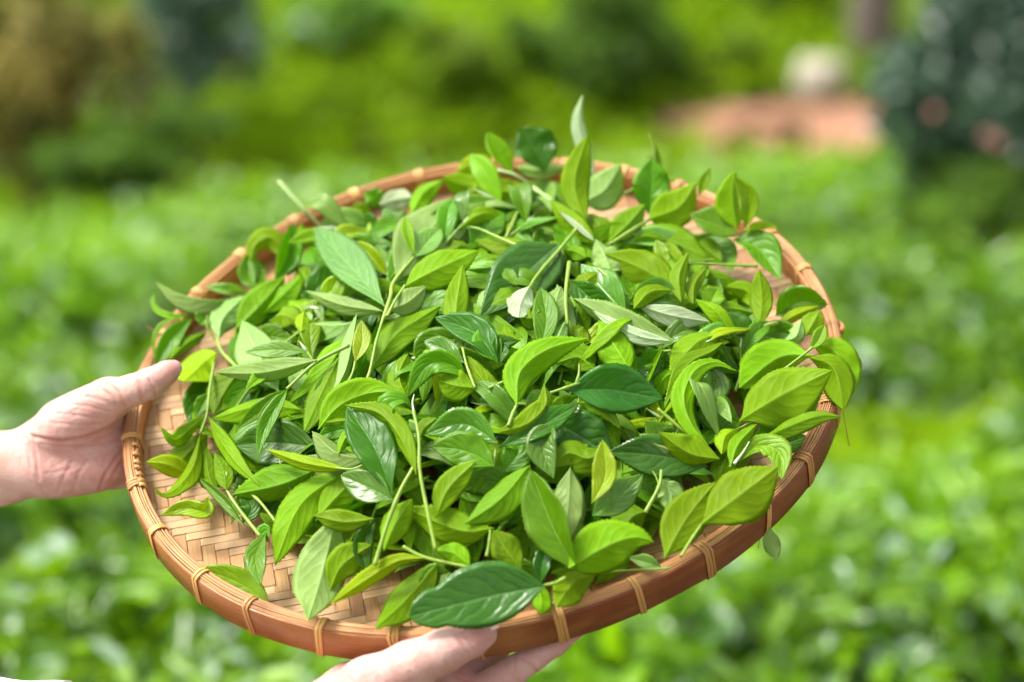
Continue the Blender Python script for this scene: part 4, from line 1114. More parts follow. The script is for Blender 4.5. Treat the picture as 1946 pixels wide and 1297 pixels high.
def grow(prims, creases, red, fore, step=0.0014, nsmooth=2):
    pts = []
    for p in prims:
        if p[0] == 'c': pts += [p[1] - p[3], p[1] + p[3], p[2] - p[4], p[2] + p[4]]
        else: pts += [p[1] - max(p[3]), p[1] + max(p[3])]
    pts = np.array(pts); lo, hi = pts.min(0) - 0.006, pts.max(0) + 0.006
    n = np.ceil((hi - lo) / step).astype(int) + 1
    G = [lo[k] + np.arange(n[k]) * step for k in range(3)]
    D = np.full(tuple(n), 1.0, np.float64)
    for p in prims:
        # evaluate each solid only near it
        if p[0] == 'c': blo = np.minimum(p[1] - p[3], p[2] - p[4]); bhi = np.maximum(p[1] + p[3], p[2] + p[4])
        else: blo = p[1] - max(p[3]); bhi = p[1] + max(p[3])
        i0 = np.clip(((blo - lo - 0.022) / step).astype(int), 0, n - 1); i1 = np.clip(((bhi - lo + 0.022) / step).astype(int) + 1, 1, n)
        sl = tuple(slice(a, b) for a, b in zip(i0, i1))
        X = np.stack(np.meshgrid(*[G[k][sl[k]] for k in range(3)], indexing='ij'), -1)
        d = sd_cone(X, p[1], p[2], p[3], p[4]) if p[0] == 'c' else sd_ell(X, p[1], p[2], p[3])
        D[sl] = smin(D[sl], d, p[5] if p[0] == 'c' else p[4])
    V, F = surface_nets(D, lo, step)
    for _ in range(nsmooth):                      # relax the grid steps away
        acc = np.zeros_like(V); cnt = np.zeros(len(V))
        for a, b in ((0, 1), (1, 2), (2, 3), (3, 0)):
            np.add.at(acc, F[:, a], V[F[:, b]]); np.add.at(acc, F[:, b], V[F[:, a]]); np.add.at(cnt, F[:, a], 1); np.add.at(cnt, F[:, b], 1)
        V = 0.45 * V + 0.55 * acc / cnt[:, None]
    N = vert_normals(V, F)
    q = V - CAM; dep = q @ FW; px = np.stack([IW / 2 + q @ RT / dep * FPX, IH / 2 - q @ UP / dep * FPX], 1)
    facing = np.clip(-(nrm(q) * N).sum(1) * 2.5 + 0.3, 0, 1)
    tint = np.zeros((len(V), 4)); tint[:, 3] = 1
    disp = np.zeros(len(V))
    for pl, sig, amp, rd in creases:              # folds of the palm and knuckles, cut into the surface
        pl = np.array(pl, float); m = 6 * sig + 2
        ii = np.flatnonzero((px[:, 0] > pl[:, 0].min() - m) & (px[:, 0] < pl[:, 0].max() + m) & (px[:, 1] > pl[:, 1].min() - m) & (px[:, 1] < pl[:, 1].max() + m))
        if len(ii) == 0: continue
        q2 = px[ii]; best = np.full(len(ii), 1e9)
        pl2 = spline(np.c_[pl, np.zeros(len(pl))], 8 if sig < 2.41 else 24)[:, :2] if len(pl) > 2 else pl
        for a, b in zip(pl2[:-1], pl2[1:]):
            ab = b - a; h = np.clip(((q2 - a) @ ab) / (ab @ ab + 1e-9), 0, 1); best = np.minimum(best, np.linalg.norm(q2 - a - h[:, None] * ab, axis=1))
        g = np.exp(-(best / sig) ** 2); disp[ii] -= amp * (g - 0.35 * np.exp(-((best - 2.2 * sig) / (1.4 * sig)) ** 2)) * facing[ii]
        tint[ii, 0] = np.maximum(tint[ii, 0], rd * np.exp(-(best / (sig * 1.5)) ** 2) * facing[ii])
    for (cx, cy, r, amt) in red:
        tint[:, 0] = np.maximum(tint[:, 0], amt * np.exp(-(((px[:, 0] - cx) ** 2 + (px[:, 1] - cy) ** 2) / r ** 2)))
    for (cx, cy, r, amt) in fore:
        tint[:, 1] = np.maximum(tint[:, 1], amt * np.exp(-(((px[:, 0] - cx) ** 2 + (px[:, 1] - cy) ** 2) / r ** 2)))
    V = V + N * disp[:, None]
    return V, F, tint
def hand_obj(V, F, tint, loc):
    o = big_mesh('hand', V - loc, F, M_SKIN); o.location = loc
    ca = o.data.color_attributes.new('tint', 'FLOAT_COLOR', 'POINT'); ca.data.foreach_set('color', tint.astype(np.float32).ravel())
    return o
def nail(center, T, N, lw, parent, loc):
    T = nrm(T); N = nrm(N - T * (N @ T)); S = np.cross(T, N); L, W = lw; V = []
    for i in range(9):
        a = i / 8 - 0.5
        for j in range(7):
            b = (j / 6 - 0.5); wd = W * (1 - 0.35 * max(0, abs(a) * 2 - 0.6))
            V.append(center + T * a * L + S * b * wd + N * (-(b * 2) ** 2 * W * 0.22 - max(0, a) * 0.0008) - loc)
    V = np.array(V); V2 = V - N * 0.0006; n = 63
    F = [(i * 7 + j, i * 7 + j + 1, (i + 1) * 7 + j + 1, (i + 1) * 7 + j) for i in range(8) for j in range(6)]
    F += [tuple(n + k for k in f[::-1]) for f in F]
    rimv = [j for j in range(7)] + [i * 7 + 6 for i in range(1, 9)] + [56 + j for j in range(5, -1, -1)] + [i * 7 for i in range(7, 0, -1)]
    F += [(rimv[k - 1], rimv[k], n + rimv[k], n + rimv[k - 1]) for k in range(len(rimv))]
    return mesh_obj('thumbnail', np.vstack([V, V2]), F, M_NAIL, parent)
CAMAX = lambda dx, dy: np.stack([nrm(RT * dx - UP * dy), nrm(RT * dy + UP * dx), FW])       # long axis given in pixels

# left hand, palm up, thumb over the rim
dL = hit_plane(250, 820, 0.0)[0]; sL = dL / FPX
P_ = lambda x, y, d=0.0: at(x, y, dL + d)
def C_(a, b, ra, rb, k=0.008): return ('c', a, b, ra * sL, rb * sL, k)
def E_(c, ax, r, k=0.010): return ('e', c, ax, np.array([r[0] * sL, r[1] * sL, r[2]]), k)
prims = [C_(P_(-300, 925, .030), P_(-10, 892, .026), 78, 66), C_(P_(-10, 892, .026), P_(75, 880, .024), 66, 62, .012),
         E_(P_(140, 850, .022), CAMAX(1, -.15), (112, 84, .019), .014), E_(P_(205, 850, .034), CAMAX(1, 0), (80, 80, .015), .014),
         E_(P_(160, 793, .006), CAMAX(165, -88), (100, 43, .019), .014), E_(P_(135, 898, .014), CAMAX(190, -14), (105, 40, .017), .014),
         C_(P_(118, 805, .008), P_(205, 757, -.008), 40, 35, .014), C_(P_(205, 757, -.008), P_(250, 743, -.016), 35, 29, .006),
         C_(P_(250, 743, -.016), P_(285, 729, -.019), 29, 28, .004), C_(P_(285, 729, -.019), P_(318, 708, -.018), 28, 22, .004), C_(P_(318, 708, -.018), P_(331, 700, -.017), 22, 15.5, .003)]
for (ya, yb, yc, yd, rr) in ((792, 765, 745, 735, 25), (830, 815, 800, 790, 26), (868, 862, 858, 850, 25), (902, 910, 915, 915, 21)):
    q0 = P_(215, ya, .036); q = [at(x, y, hit_plane(x, y, z)[0]) for x, y, z in ((300, yb, -.043), (375, yc, -.041), (430, yd, -.039))]
    prims += [C_(q0, q[0], rr, rr - 1, .008), C_(q[0], q[1], rr - 1, rr - 4, .003), C_(q[1], q[2], rr - 4, rr - 9, .003)]
creases = [([(64, 830), (110, 838), (160, 832), (205, 815), (236, 792)], 3.2, .0016, .75), ([(80, 842), (130, 850), (190, 846), (225, 835)], 3.0, .0008, .45),
           ([(58, 826), (66, 850), (70, 880), (74, 912)], 2.6, .0010, .5), ([(48, 830), (54, 860), (58, 890)], 2.4, .0006, .3), ([(66, 905), (80, 930), (92, 946)], 2.6, .0006, .3),
           ([(205, 728), (222, 745), (238, 772)], 3.2, .0013, .6), ([(190, 735), (208, 752), (228, 776)], 2.6, .0007, .4), ([(262, 726), (268, 744), (270, 764)], 3.0, .0008, .45), ([(283, 722), (292, 738), (296, 754)], 3.0, .0009, .5),
           ([(145, 752), (180, 757), (222, 772)], 2.4, .0005, .25), ([(120, 768), (165, 772), (215, 785)], 2.4, .0005, .25), ([(105, 785), (150, 790), (200, 798)], 2.2, .0005, .22), ([(95, 803), (140, 808), (190, 808)], 2.2, .0005, .25),
           ([(140, 930), (150, 900), (168, 872)], 3.0, .0006, .25), ([(110, 938), (122, 905), (140, 875)], 3.0, .0006, .25), ([(190, 930), (200, 905), (222, 870), (240, 850)], 3.2, .0009, .45), ([(85, 900), (120, 895), (160, 880)], 2.6, .0004, .2),
           ([(160, 745), (195, 744), (225, 757)], 2.2, .0004, .2), ([(215, 905), (230, 880), (243, 868)], 3, .0006, .3)]
rc = np.random.default_rng(8)
for _ in range(46):                               # fine skin lines of palm and wrist
    x, y = rc.uniform(20, 235), rc.uniform(745, 930); a = rc.normal(-0.35, 0.45) if y < 835 else rc.normal(-0.9, 0.5); l = rc.uniform(10, 32)
    creases.append(([(x, y), (x + l * .5 * math.cos(a) + rc.uniform(-2, 2), y + l * .5 * math.sin(a) + rc.uniform(-2, 2)), (x + l * math.cos(a), y + l * math.sin(a))], rc.uniform(1.5, 2.3), rc.uniform(.0002, .0004), rc.uniform(.05, .3)))
for _ in range(16):
    x, y = rc.uniform(225, 325), rc.uniform(705, 760); creases.append(([(x - 3, y - 7), (x, y), (x + 1, y + 8)], 1.6, rc.uniform(.00015, .0003), rc.uniform(.05, .25)))
red = [(320, 712, 34, .55), (190, 800, 60, .35), (110, 870, 60, .38), (215, 905, 50, .40), (150, 925, 45, .3), (235, 790, 22, .5)]
fore = [(-40, 890, 70, .9), (215, 735, 45, .35)]
V, F, tint = grow(prims, creases, red, fore)
hl = hand_obj(V, F, tint, P_(60, 880, .024))
tag(hl, 'left hand, palm up, gripping the left rim with its thumb on top', 'hand')
nail(P_(315, 690, -.0165), P_(341, 681, -.017) - P_(304, 699, -.017), UP * 0.95 - FW * 0.18 - RT * 0.3, (0.0125, 0.012), hl, np.array(hl.location))

# right hand under the front rim, thumb up against the hoop
dF = hit_plane(850, 1200, 0.0)[0]; sL = dF / FPX
P_ = lambda x, y, d=0.0: at(x, y, dF + d)
Z_ = lambda x, y, z: at(x, y, hit_plane(x, y, z)[0])
prims = [C_(P_(-260, 1425, .09), P_(380, 1440, .05), 120, 96), C_(P_(380, 1440, .05), P_(560, 1395, .03), 96, 88, .012),
         E_(P_(740, 1385, .030), CAMAX(1, -.3), (170, 92, .026), .014), E_(P_(668, 1314, .028), CAMAX(1, -.5), (66, 58, .016), .012),
         C_(P_(585, 1390, .018), P_(700, 1304, -.002), 76, 52, .014), C_(P_(700, 1304, -.002), P_(780, 1266, -.010), 52, 46, .008), C_(P_(780, 1266, -.010), P_(842, 1239, -.013), 46, 41, .005),
         C_(P_(842, 1239, -.013), P_(896, 1216, -.011), 41, 34, .004), C_(P_(896, 1216, -.011), P_(920, 1206, -.009), 34, 25, .003),
         C_(P_(800, 1365, .030), Z_(900, 1322, -.046), 48, 34, .010), C_(Z_(900, 1322, -.046), Z_(975, 1276, -.043), 34, 29, .004), C_(Z_(975, 1276, -.043), Z_(1016, 1249, -.042), 29, 26, .003), C_(Z_(1016, 1249, -.042), Z_(1056, 1226, -.041), 26, 21, .003), C_(Z_(1056, 1226, -.041), Z_(1099, 1203, -.040), 21, 11, .003),
         C_(P_(800, 1355, .020), P_(864, 1300, .022), 44, 32, .008), C_(P_(864, 1300, .022), Z_(905, 1262, -.050), 32, 27, .003), C_(Z_(905, 1262, -.050), Z_(985, 1205, -.044), 27, 20, .003),
         C_(P_(730, 1345, .050), Z_(800, 1285, -.066), 40, 30, .008), C_(Z_(800, 1285, -.066), Z_(850, 1235, -.052), 30, 25, .003), C_(Z_(850, 1235, -.052), Z_(915, 1175, -.045), 25, 18, .003),
         C_(P_(690, 1335, .055), Z_(740, 1275, -.066), 36, 26, .008), C_(Z_(740, 1275, -.066), Z_(790, 1215, -.050), 26, 18, .003)]
creases = [([(868, 1212), (882, 1230), (890, 1246)], 3.2, .0008, .4), ([(880, 1206), (894, 1224), (900, 1240)], 3, .0006, .3), ([(990, 1250), (1010, 1265), (1018, 1276)], 3, .0009, .4), ([(1040, 1226), (1052, 1238), (1058, 1248)], 3, .0007, .35),
           ([(700, 1262), (720, 1290), (730, 1320)], 3, .0005, .2), ([(735, 1250), (752, 1278), (760, 1300)], 3, .0004, .2), ([(660, 1285), (672, 1300), (680, 1320)], 3, .0005, .2), ([(870, 1285), (880, 1292), (900, 1296)], 3, .0008, .4), ([(976, 1240), (980, 1255), (978, 1275)], 2, .0004, .5)]
for _ in range(40):
    t_ = rc.uniform(0, 1); x, y = 690 + 220 * t_ + rc.normal(0, 14), 1296 - 82 * t_ + rc.normal(0, 14); a = 1.1 + rc.normal(0, .3); l = rc.uniform(8, 22)
    creases.append(([(x, y), (x + l * .5 * math.cos(a) + rc.uniform(-2, 2), y + l * .5 * math.sin(a)), (x + l * math.cos(a), y + l * math.sin(a))], rc.uniform(1.5, 2.4), rc.uniform(.0002, .0004), rc.uniform(.05, .3)))
red = [(915, 1208, 34, .5), (1075, 1215, 40, .5), (880, 1285, 40, .55), (650, 1270, 35, .45), (960, 1285, 45, .35)]
V, F, tint = grow(prims, creases, red, [(780, 1250, 50, .3)])
hr = hand_obj(V, F, tint, P_(560, 1395, .03))
tag(hr, 'right hand under the front rim, thumb pressed against the outer hoop', 'hand')
nail(P_(925, 1187, -.011), P_(946, 1184, -.008) - P_(905, 1204, -.010), UP * 0.9 - FW * 0.3 - RT * .15, (0.0125, 0.012), hr, np.array(hr.location))
# white sleeve on that arm, only its edge reaches the corner of the picture
Pm = spline([P_(-300, 1425, .09), P_(-60, 1424, .078), P_(120, 1432, .068)], 20)
Vs_, Fs_ = tube(Pm, np.linspace(157, 140, 20) * sL * (1 + 0.03 * np.sin(np.linspace(0, 14, 20))), 32, cap=False)
n_ = len(Vs_); Vi, _ = tube(Pm, np.linspace(152, 135, 20) * sL, 32, cap=False)
Fi = [tuple(n_ + i for i in f[::-1]) for f in Fs_] + [(19 * 32 + j, 19 * 32 + (j + 1) % 32, n_ + 19 * 32 + (j + 1) % 32, n_ + 19 * 32 + j) for j in range(32)]
o = mesh_obj('sleeve', np.vstack([Vs_, Vi]) - np.array(hr.location), Fs_ + Fi, M_CLOTH, hr)
# ------------------------------------------------------------------ the tea garden behind
def ground_z(x, y):
    x = np.asarray(x, float); y = np.asarray(y, float)
    z = -0.30 - 0.105 * np.minimum(y, 9.0) + 0.30 * np.maximum(0, y - 9.0) + 0.04 * np.maximum(0, y - 5.5) ** 1.0 * 0
    return z + 0.03 * np.sin(x * 2.1 + 0.7) * np.sin(y * 1.7) + 0.02 * np.sin(x * 5.3) * np.sin(y * 4.1 + 1)
def ground_hit(px, py, h=0.0):
    d = ray(px, py)
    for t in np.arange(2.0, 60, 0.01):
        p = CAM + d * t
        if p[2] < ground_z(p[0], p[1]) + h: return p
    return CAM + d * 60
def ground_mat():
    t = NT('soil_and_moss'); ob = t.coord('Object')
    c = t.mix(t.ramp(t.noise(ob, 2.2, 5), 0.4, 0.62), (0.10, 0.055, 0.028), (0.05, 0.085, 0.014))
    c = t.mix(t.math('MULTIPLY', t.noise(ob, 30, 4), 0.5), c, (0.04, 0.028, 0.014))
    t.set(color=c, rough=0.9, normal=t.bump(t.noise(ob, 25, 5), 0.6, 0.03)); return t.m
xs = np.concatenate([np.linspace(-120, -8, 15), np.linspace(-7.5, 7.5, 61), np.linspace(8, 120, 15)]); ys = np.concatenate([[-40, -20, -8, -3], np.linspace(-1, 16, 90), np.linspace(17, 32, 16), np.linspace(36, 160, 14)])
X, Y = np.meshgrid(xs, ys); Zg = ground_z(X, Y)
Vg = np.stack([X, Y, Zg], -1).reshape(-1, 3); nx = len(xs)
Fg = np.array([(j * nx + i, j * nx + i + 1, (j + 1) * nx + i + 1, (j + 1) * nx + i) for j in range(len(ys) - 1) for i in range(nx - 1)])
tag(big_mesh('ground', Vg, Fg, ground_mat()), 'sloping soil of the tea garden', kind='structure')

def foliage_mat(name, dark, light, transl, rough=0.42, clump=2.2, bias=0.5, spec=0.5, tw=0.35, pale=0.0):
    t = NT(name); g = t.new('ShaderNodeNewGeometry'); ri = g.outputs['Random Per Island']; pos = g.outputs['Position']
    f = t.math('ADD', t.math('MULTIPLY', ri, 0.7), t.math('MULTIPLY', t.ramp(t.noise(pos, clump, 2), 0.35, 0.65), 0.6))
    f = t.ramp(f, bias - 0.28, bias + 0.42)
    c = t.mix(f, dark, light)
    if pale: c = t.mix(t.math('LESS_THAN', t.math('FRACT', t.math('MULTIPLY', ri, 37.0)), pale), c, (0.38, 0.52, 0.38))  # random pale blades: undersides, and sky sheen put into the colour
    t.set(color=c, rough=t.math('MULTIPLY_ADD', ri, 0.25, rough - 0.1), spec=spec)
    t.translucent(t.mix(f, tuple(x * 0.6 for x in transl), transl), tw)
    return t.m
def scatter(P, N_, L, W, rs, spread=0.8):
    """leaf blades (two folded halves each) at points P, facing roughly N_"""
    n = len(P); nn = nrm(N_ + rs.normal(size=(n, 3)) * spread)
    T = rs.normal(size=(n, 3)); T = nrm(T - nn * (T * nn).sum(1, keepdims=True)); S = np.cross(T, nn)
    L = L * rs.uniform(0.65, 1.25, (n, 1)); W = W * rs.uniform(0.75, 1.2, (n, 1))
    lift = nn * W * 0.28
    v = np.stack([P - T * L * .5, P - T * L * .16 - S * W * .46 + lift, P + T * L * .2 - S * W * .42 + lift, P + T * L * .5 - nn * L * 0.12, P + T * L * .2 + S * W * .42 + lift, P - T * L * .16 + S * W * .46 + lift], 1)
    F = (np.arange(n)[:, None, None] * 6 + np.array([[0, 3, 2, 1], [0, 5, 4, 3]])[None]).reshape(-1, 4)
    return v.reshape(-1, 3), F
M_TEA = foliage_mat('tea_hedge_foliage', (0.040, 0.125, 0.006), (0.155, 0.320, 0.004), (0.45, 0.85, 0.01), 0.26, 1.6, 0.46, 0.7, 0.35, 0.15)
M_TEA2 = foliage_mat('tea_hedge_foliage_old', (0.014, 0.060, 0.030), (0.075, 0.190, 0.022), (0.34, 0.70, 0.06), 0.32, 2.2, 0.55)
M_GRASS = foliage_mat('slope_grass', (0.12, 0.21, 0.003), (0.23, 0.36, 0.003), (0.55, 0.90, 0.01), 0.55, 1.3, 0.5, 0.15)
M_SHOOT = foliage_mat('hedge_young_shoots', (0.08, 0.19, 0.006), (0.20, 0.37, 0.005), (0.52, 0.90, 0.02), 0.28, 1.6, 0.5, 0.6, 0.35, 0.10)
M_LIME = foliage_mat('lime_bush', (0.10, 0.17, 0.006), (0.22, 0.32, 0.010), (0.60, 0.95, 0.05), 0.5, 3.0, 0.5, 0.3)
M_DARKG = foliage_mat('dark_bush', (0.030, 0.080, 0.006), (0.090, 0.170, 0.006), (0.25, 0.50, 0.05), 0.5, 3.0, 0.55, 0.3)
M_BLUE = foliage_mat('blue_green_tree', (0.030, 0.070, 0.040), (0.085, 0.165, 0.085), (0.16, 0.36, 0.20), 0.35, 3.0, 0.55, 0.6, 0.2)
M_GREYB = foliage_mat('grey_green_bush', (0.050, 0.110, 0.060), (0.17, 0.27, 0.18), (0.25, 0.42, 0.25), 0.4, 3.0, 0.5, 0.5, 0.2)
M_BROWN = foliage_mat('rusty_tree', (0.065, 0.100, 0.010), (0.24, 0.20, 0.035), (0.50, 0.40, 0.08), 0.5, 3.5, 0.55, 0.3, 0.25)
def bark():
    t = NT('bark'); ob = t.coord('Object'); t.set(color=t.mix(t.noise(t.mapping(ob, (9, 9, 2)), 3, 4), (0.20, 0.15, 0.14), (0.10, 0.075, 0.06)), rough=0.85, normal=t.bump(t.noise(t.mapping(ob, (20, 20, 4)), 3, 4), 0.6, 0.02)); return t.m
M_BARK = bark()
def in_view(P, m=700):
    q = P - CAM; d = q @ FW; px = IW / 2 + q @ RT / d * FPX; py = IH / 2 - q @ UP / d * FPX
    return (d > 0.5) & (px > -m) & (px < IW + m) & (py > -m * .7) & (py < IH + m * .7)
ca_, sa_ = math.cos(rad(27)), math.sin(rad(27))
HEDGE = ['nearest clipped tea hedge along the bottom of the picture', 'second tea hedge, behind the tray and the hands', 'third and farthest tea hedge, level with the back of the tray']
rsb = np.random.default_rng(21)
def hedge_top(s, a): return 0.66 * (1 - np.abs(a / 0.60) ** 4) + 0.05 * np.sin(s * 5.1 + a * 3) * np.sin(a * 7 + s * 2.3) + 0.03 * np.sin(s * 11.0 + 1.3) * np.cos(a * 9)
for i, off in enumerate((2.70, 4.02, 5.34)):
    root = empty('tea_hedge'); tag(root, HEDGE[i], 'hedge', 'clipped tea hedges in rows')
    root.location = (-sa_ * off, ca_ * off, float(ground_z(-sa_ * off, ca_ * off)))
    n = [30000, 30000, 26000, 24000][i]
    s = rsb.uniform(-4.5, 4.5, n); a = rsb.uniform(-.57, .57, n)
    x = s * ca_ - (off + a) * sa_; y = s * sa_ + (off + a) * ca_
    top = np.maximum(hedge_top(s, a), 0.05)
    z = ground_z(x, y) + top * np.where(rsb.uniform(size=n) < 0.75, 1.0, rsb.uniform(0.25, 1, n)) + rsb.uniform(-.05, .05, n)
    P = np.stack([x, y, z], 1); P = P[in_view(P)]
    v, f = scatter(P, np.array([0.05, -0.35, 1.0]), (0.095, 0.085, 0.075)[i], (0.044, 0.038, 0.034)[i], rsb, 0.75)
    o = big_mesh('foliage', v - np.array(root.location), f, M_TEA if i != 1 else M_TEA, root); o['kind'] = 'stuff'
    # young shoots standing above the clipped top
    m = 2200; s = rsb.uniform(-4.5, 4.5, m); a = rsb.uniform(-.5, .5, m); x = s * ca_ - (off + a) * sa_; y = s * sa_ + (off + a) * ca_
    P = np.stack([x, y, ground_z(x, y) + np.maximum(hedge_top(s, a), 0.05) + rsb.uniform(0.02, .09, m)], 1); P = P[in_view(P)]
    P = np.repeat(P, 3, 0) + rsb.normal(size=(len(P) * 3, 3)) * 0.014
    v, f = scatter(P, np.array([0.0, -0.6, 0.7]), 0.055, 0.022, rsb, 0.7)
    o = big_mesh('young_shoots', v - np.array(root.location), f, M_SHOOT, root); o['kind'] = 'stuff'
    # branches inside
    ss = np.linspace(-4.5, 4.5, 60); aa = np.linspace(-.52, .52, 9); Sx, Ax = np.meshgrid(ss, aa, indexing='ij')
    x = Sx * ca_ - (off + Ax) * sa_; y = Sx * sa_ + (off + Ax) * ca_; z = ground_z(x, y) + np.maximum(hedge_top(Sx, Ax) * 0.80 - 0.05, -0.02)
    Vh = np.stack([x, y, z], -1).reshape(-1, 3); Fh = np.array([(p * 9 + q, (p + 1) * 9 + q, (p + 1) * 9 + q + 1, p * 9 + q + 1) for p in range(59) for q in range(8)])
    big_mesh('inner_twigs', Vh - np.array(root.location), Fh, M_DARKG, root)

# grassy slope
n = 42000; x = rsb.uniform(-4.5, 4.5, n); y = rsb.uniform(6.2, 13.5, n)
tall = 0.12 + 0.42 * np.clip((8.3 - y) / 2.0, 0, 1) * (0.5 + 0.5 * np.sin(x * 3.1 + y * 1.3) * np.sin(x * 1.7 - y * 2.2 + 1))
P = np.stack([x, y, ground_z(x, y) + rsb.uniform(0.0, 1.0, n) * tall], 1); P = P[in_view(P, 500)]
def px_of(P):
    q = P - CAM; d = q @ FW; return np.stack([IW / 2 + q @ RT / d * FPX, IH / 2 - q @ UP / d * FPX], 1)
PATH = [(1230, 246), (1270, 226), (1330, 214), (1400, 206), (1520, 196), (1662, 196), (1690, 250), (1684, 318), (1600, 334), (1500, 330), (1400, 312), (1330, 296), (1260, 274)]
pg = np.array([ground_hit(*q) for q in PATH])
# the bare path is cleared of grass on the ground itself
def inside(Pxy, poly):
    c = np.zeros(len(Pxy), bool)
    for i in range(len(poly)):
        x1, y1 = poly[i][:2]; x2, y2 = poly[i - 1][:2]
        m = ((y1 > Pxy[:, 1]) != (y2 > Pxy[:, 1])) & (Pxy[:, 0] < (x2 - x1) * (Pxy[:, 1] - y1) / (y2 - y1 + 1e-9) + x1); c ^= m
    return c
P = P[~inside(P[:, :2], pg)]
n2 = 16000; so = rsb.choice([3.36, 4.68], n2) + rsb.normal(size=n2) * 0.12; s2 = rsb.uniform(-0.3, 4.8, n2)
x2 = s2 * ca_ - so * sa_; y2 = s2 * sa_ + so * ca_; P2_ = np.stack([x2, y2, ground_z(x2, y2) + rsb.uniform(0.02, 0.55, n2)], 1); P2_ = P2_[in_view(P2_, 500) & (x2 > -0.1)]
P = np.vstack([P, P2_])
v, f = scatter(P, np.array([0, -0.6, 0.6]), 0.17, 0.034, rsb, 0.6)
tag(big_mesh('grass', v, f, M_GRASS), 'bright green grass and weeds on the slope behind the hedges', 'grass', kind='stuff')
def dirt():
    t = NT('red_earth'); ob = t.coord('Object'); c = t.mix(t.ramp(t.noise(ob, 6, 4), .35, .65), (0.40, 0.19, 0.125), (0.29, 0.15, 0.085))
    t.set(color=c, rough=0.95, normal=t.bump(t.noise(ob, 30, 4), 0.5, 0.02)); return t.m
cen = pg.mean(0); ring = []
for fr in (0.0, 0.35, 0.7, 1.0):
    ring.append([np.array([*(cen + (q - cen) * fr)[:2], 0]) for q in pg])
Vp = np.array(ring).reshape(-1, 3); Vp[:, 2] = ground_z(Vp[:, 0], Vp[:, 1]) + 0.012; k_ = len(pg)
Fp = np.array([(r * k_ + j, r * k_ + (j + 1) % k_, (r + 1) * k_ + (j + 1) % k_, (r + 1) * k_ + j) for r in range(1, 3) for j in range(k_)] + [(j, k_ + j, k_ + (j + 1) % k_, (j + 1) % k_) for j in range(k_)])
tag(big_mesh('path', Vp, Fp, dirt()), 'bare red earth path on the slope at upper right', kind='structure')

# the pale boulder above it
bc = ground_hit(1556, 196); sz = np.linalg.norm(bc - CAM) / FPX
nu, nv = 28, 16; Vr = []
for i in range(nv + 1):
    th = math.pi * i / nv
    for j in range(nu):
        p = 2 * math.pi * j / nu; d = np.array([math.sin(th) * math.cos(p), math.sin(th) * math.sin(p), math.cos(th)])
        r = 1 + 0.10 * math.sin(3 * p + 1) * math.sin(th) + 0.07 * math.sin(5 * p + 2 * th) + 0.05 * math.sin(4 * th)
        e = np.sign(d) * np.abs(d) ** 0.8
        Vr.append(e * r * np.array([52, 44, 40]) * sz)
Fr = [(i * nu + j, (i + 1) * nu + j, (i + 1) * nu + (j + 1) % nu, i * nu + (j + 1) % nu) for i in range(nv) for j in range(nu)]
ts = NT('pale_stone'); ob = ts.coord('Object'); ts.set(color=ts.mix(ts.ramp(ts.noise(ob, 9, 4), .35, .7), (0.46, 0.41, 0.33), (0.32, 0.28, 0.22)), rough=0.85, normal=ts.bump(ts.noise(ob, 20, 4), .5, .02))
o = mesh_obj('boulder', Vr, Fr, ts.m); o.location = bc + np.array([0, 0.05, 38 * sz]); tag(o, 'pale rounded boulder beside the red earth path', 'boulder')

def shrub(name, label, cat, px, py, half_w, half_h, n, Lf, Wf, mat, depth, group=None, trunk_r=0.03, flowers=None, seed=0, squash=1.0):
    """px, py, half sizes: where its crown's middle stands; rooted on the ground below"""
    rs = np.random.default_rng(seed); c = at(px, py, depth); s = depth / FPX; R = np.array([half_w * s, half_w * s * 0.9, half_h * s])
    gz = float(ground_z(c[0], c[1])); base = np.array([c[0], c[1], gz])
    root = empty(name); root.location = base; tag(root, label, cat, group)
    nc = 22; cl = rs.normal(size=(nc, 3)); cl = nrm(cl) * rs.uniform(0.2, 0.95, (nc, 1))
    k = rs.integers(0, nc, n); d = nrm(rs.normal(size=(n, 3))); P = c + (cl[k] + d * rs.uniform(0.05, 0.42, (n, 1)) * rs.uniform(.5, 1.2, nc)[k][:, None]) * R
    v, f = scatter(P, d + np.array([0, -.2, .5]), Lf, Wf, rs, 0.7)
    o = big_mesh('crown', v - base, f, mat, root); o['kind'] = 'stuff'
    Vt, Ft = [], []
    top = c + np.array([0, 0, R[2] * 0.5])
    for (q, r0) in [(top, trunk_r)] + [(c + cl[j] * R * 0.9, trunk_r * 0.45) for j in range(7)]:
        st = base - np.array([0, 0, 0.05]) if r0 == trunk_r else base + (top - base) * rs.uniform(0.15, 0.6)
        mid = (st + q) / 2 + rs.normal(size=3) * 0.03; vv, ff = tube(spline([st, mid, q], 10), np.linspace(r0, r0 * .3, 10), 8)
        Ft += [tuple(i + sum(len(a) for a in Vt) for i in fc) for fc in ff]; Vt.append(vv)
    mesh_obj('trunk', np.vstack(Vt) - base, Ft, M_BARK, root)
    if flowers:
        fm, pts = flowers; vv_, ff_ = [], []
        for (x, y, dd) in pts:
            p = at(x, y, depth + dd); V5 = [p]
            for a in range(10):
                V5.append(p + (RT * math.cos(a * .628) + UP * math.sin(a * .628)) * (0.020 if a % 2 == 0 else 0.012) - FW * 0.014)
            V5.append(p - FW * 0.012)
            F5 = [(11, 1 + a, 1 + (a + 1) % 10) for a in range(10)] + [(0, 1 + (a + 1) % 10, 1 + a) for a in range(10)]
            mesh_obj('blossom', np.array(V5) - base, F5, fm, root)
    return root
shrub('small_tree', 'rusty brown-leaved small tree at upper left', 'tree', 75, 165, 210, 275, 4000, .060, .034, M_BROWN, 7.4, seed=1)
shrub('bush', 'olive green bush in front of the rusty tree at upper left', 'bush', 215, 320, 150, 95, 1500, .06, .03, M_DARKG, 7.1, seed=14)
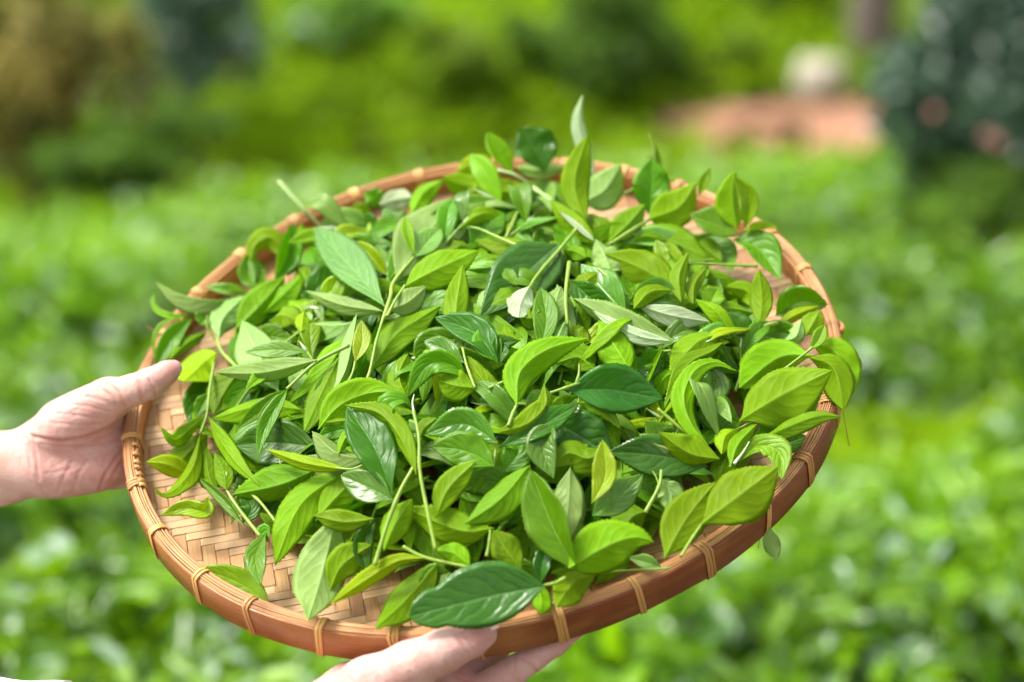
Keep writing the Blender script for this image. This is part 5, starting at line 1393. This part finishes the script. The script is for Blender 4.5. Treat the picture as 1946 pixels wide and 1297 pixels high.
shrub('bush', 'grey-green bush beside the rusty tree at upper left', 'bush', 360, 55, 135, 165, 2600, .075, .04, M_GREYB, 9.6, seed=2)
shrub('bush', 'dark leaves added as the shaded underside of the grey-green bush at upper left', 'bush', 330, 232, 110, 55, 1500, .06, .03, M_DARKG, 8.6, seed=3)  # added dark clump, stands for the shade under the grey-green bush
pk = NT('pink_petal'); pk.set(color=(0.36, 0.17, 0.14), rough=0.6); M_PINK = pk.m
shrub('small_tree', 'dark blue-green tree with a few pink blossoms at the right edge', 'tree', 1855, 150, 190, 270, 6200, .060, .032, M_BLUE, 5.95, seed=4,
      flowers=(M_PINK, [(1876, 262, -.2), (1894, 274, -.2), (1774, 218, -.18)]))
shrub('bush', 'dark green bush left of the pale boulder at the top edge', 'bush', 1180, 60, 190, 150, 3600, .075, .038, M_DARKG, 10.2, seed=5)
shrub('bush', 'lime green bush just left of the pale boulder', 'bush', 1405, 125, 75, 70, 1300, .06, .03, M_LIME, 10.3, seed=6, trunk_r=.012)
shrub('bush', 'yellowish bush at the top edge above the tray', 'bush', 890, 90, 110, 75, 1500, .06, .03, M_LIME, 10.0, seed=7)
shrub('bush', 'green bush at the top edge left of the middle', 'bush', 640, 40, 140, 110, 2400, .07, .035, M_TEA, 10.4, seed=8)
shrub('bush', 'dark bush behind the boulder at the top edge', 'bush', 1500, 10, 130, 90, 1800, .07, .035, M_DARKG, 10.8, seed=9)
shrub('bush', 'green bush low beside the rusty tree at the left edge', 'bush', 150, 430, 160, 60, 1700, .06, .03, M_TEA, 6.9, seed=10)
shrub('bush', 'low green bush at the foot of the dark tree at the right edge', 'bush', 1840, 375, 170, 50, 2200, .06, .03, M_DARKG, 5.8, seed=12)
# bare purple-grey trunk at the top right
tb = ground_hit(1652, 120); rt = 38 * np.linalg.norm(tb - CAM) / FPX
root = empty('tree'); root.location = tb; tag(root, 'tree with a smooth purple-grey trunk behind the boulder', 'tree')
Pt = spline([np.array([0, 0, -.1]), np.array([.02, 0, .8]), np.array([-.05, .1, 1.8]), np.array([.1, .1, 3.2])], 16)
v, f = tube(Pt, np.linspace(rt * 1.25, rt * .5, 16), 14); mesh_obj('trunk', v, f, M_BARK, root)
rs = np.random.default_rng(33); P = np.array([.1, .1, 3.4]) + nrm(rs.normal(size=(1500, 3))) * rs.uniform(.3, 1, (1500, 1)) * np.array([.8, .8, .55])
v, f = scatter(P, np.array([0, -.3, .6]), .09, .045, rs); o = big_mesh('crown', v, f, M_DARKG, root); o['kind'] = 'stuff'
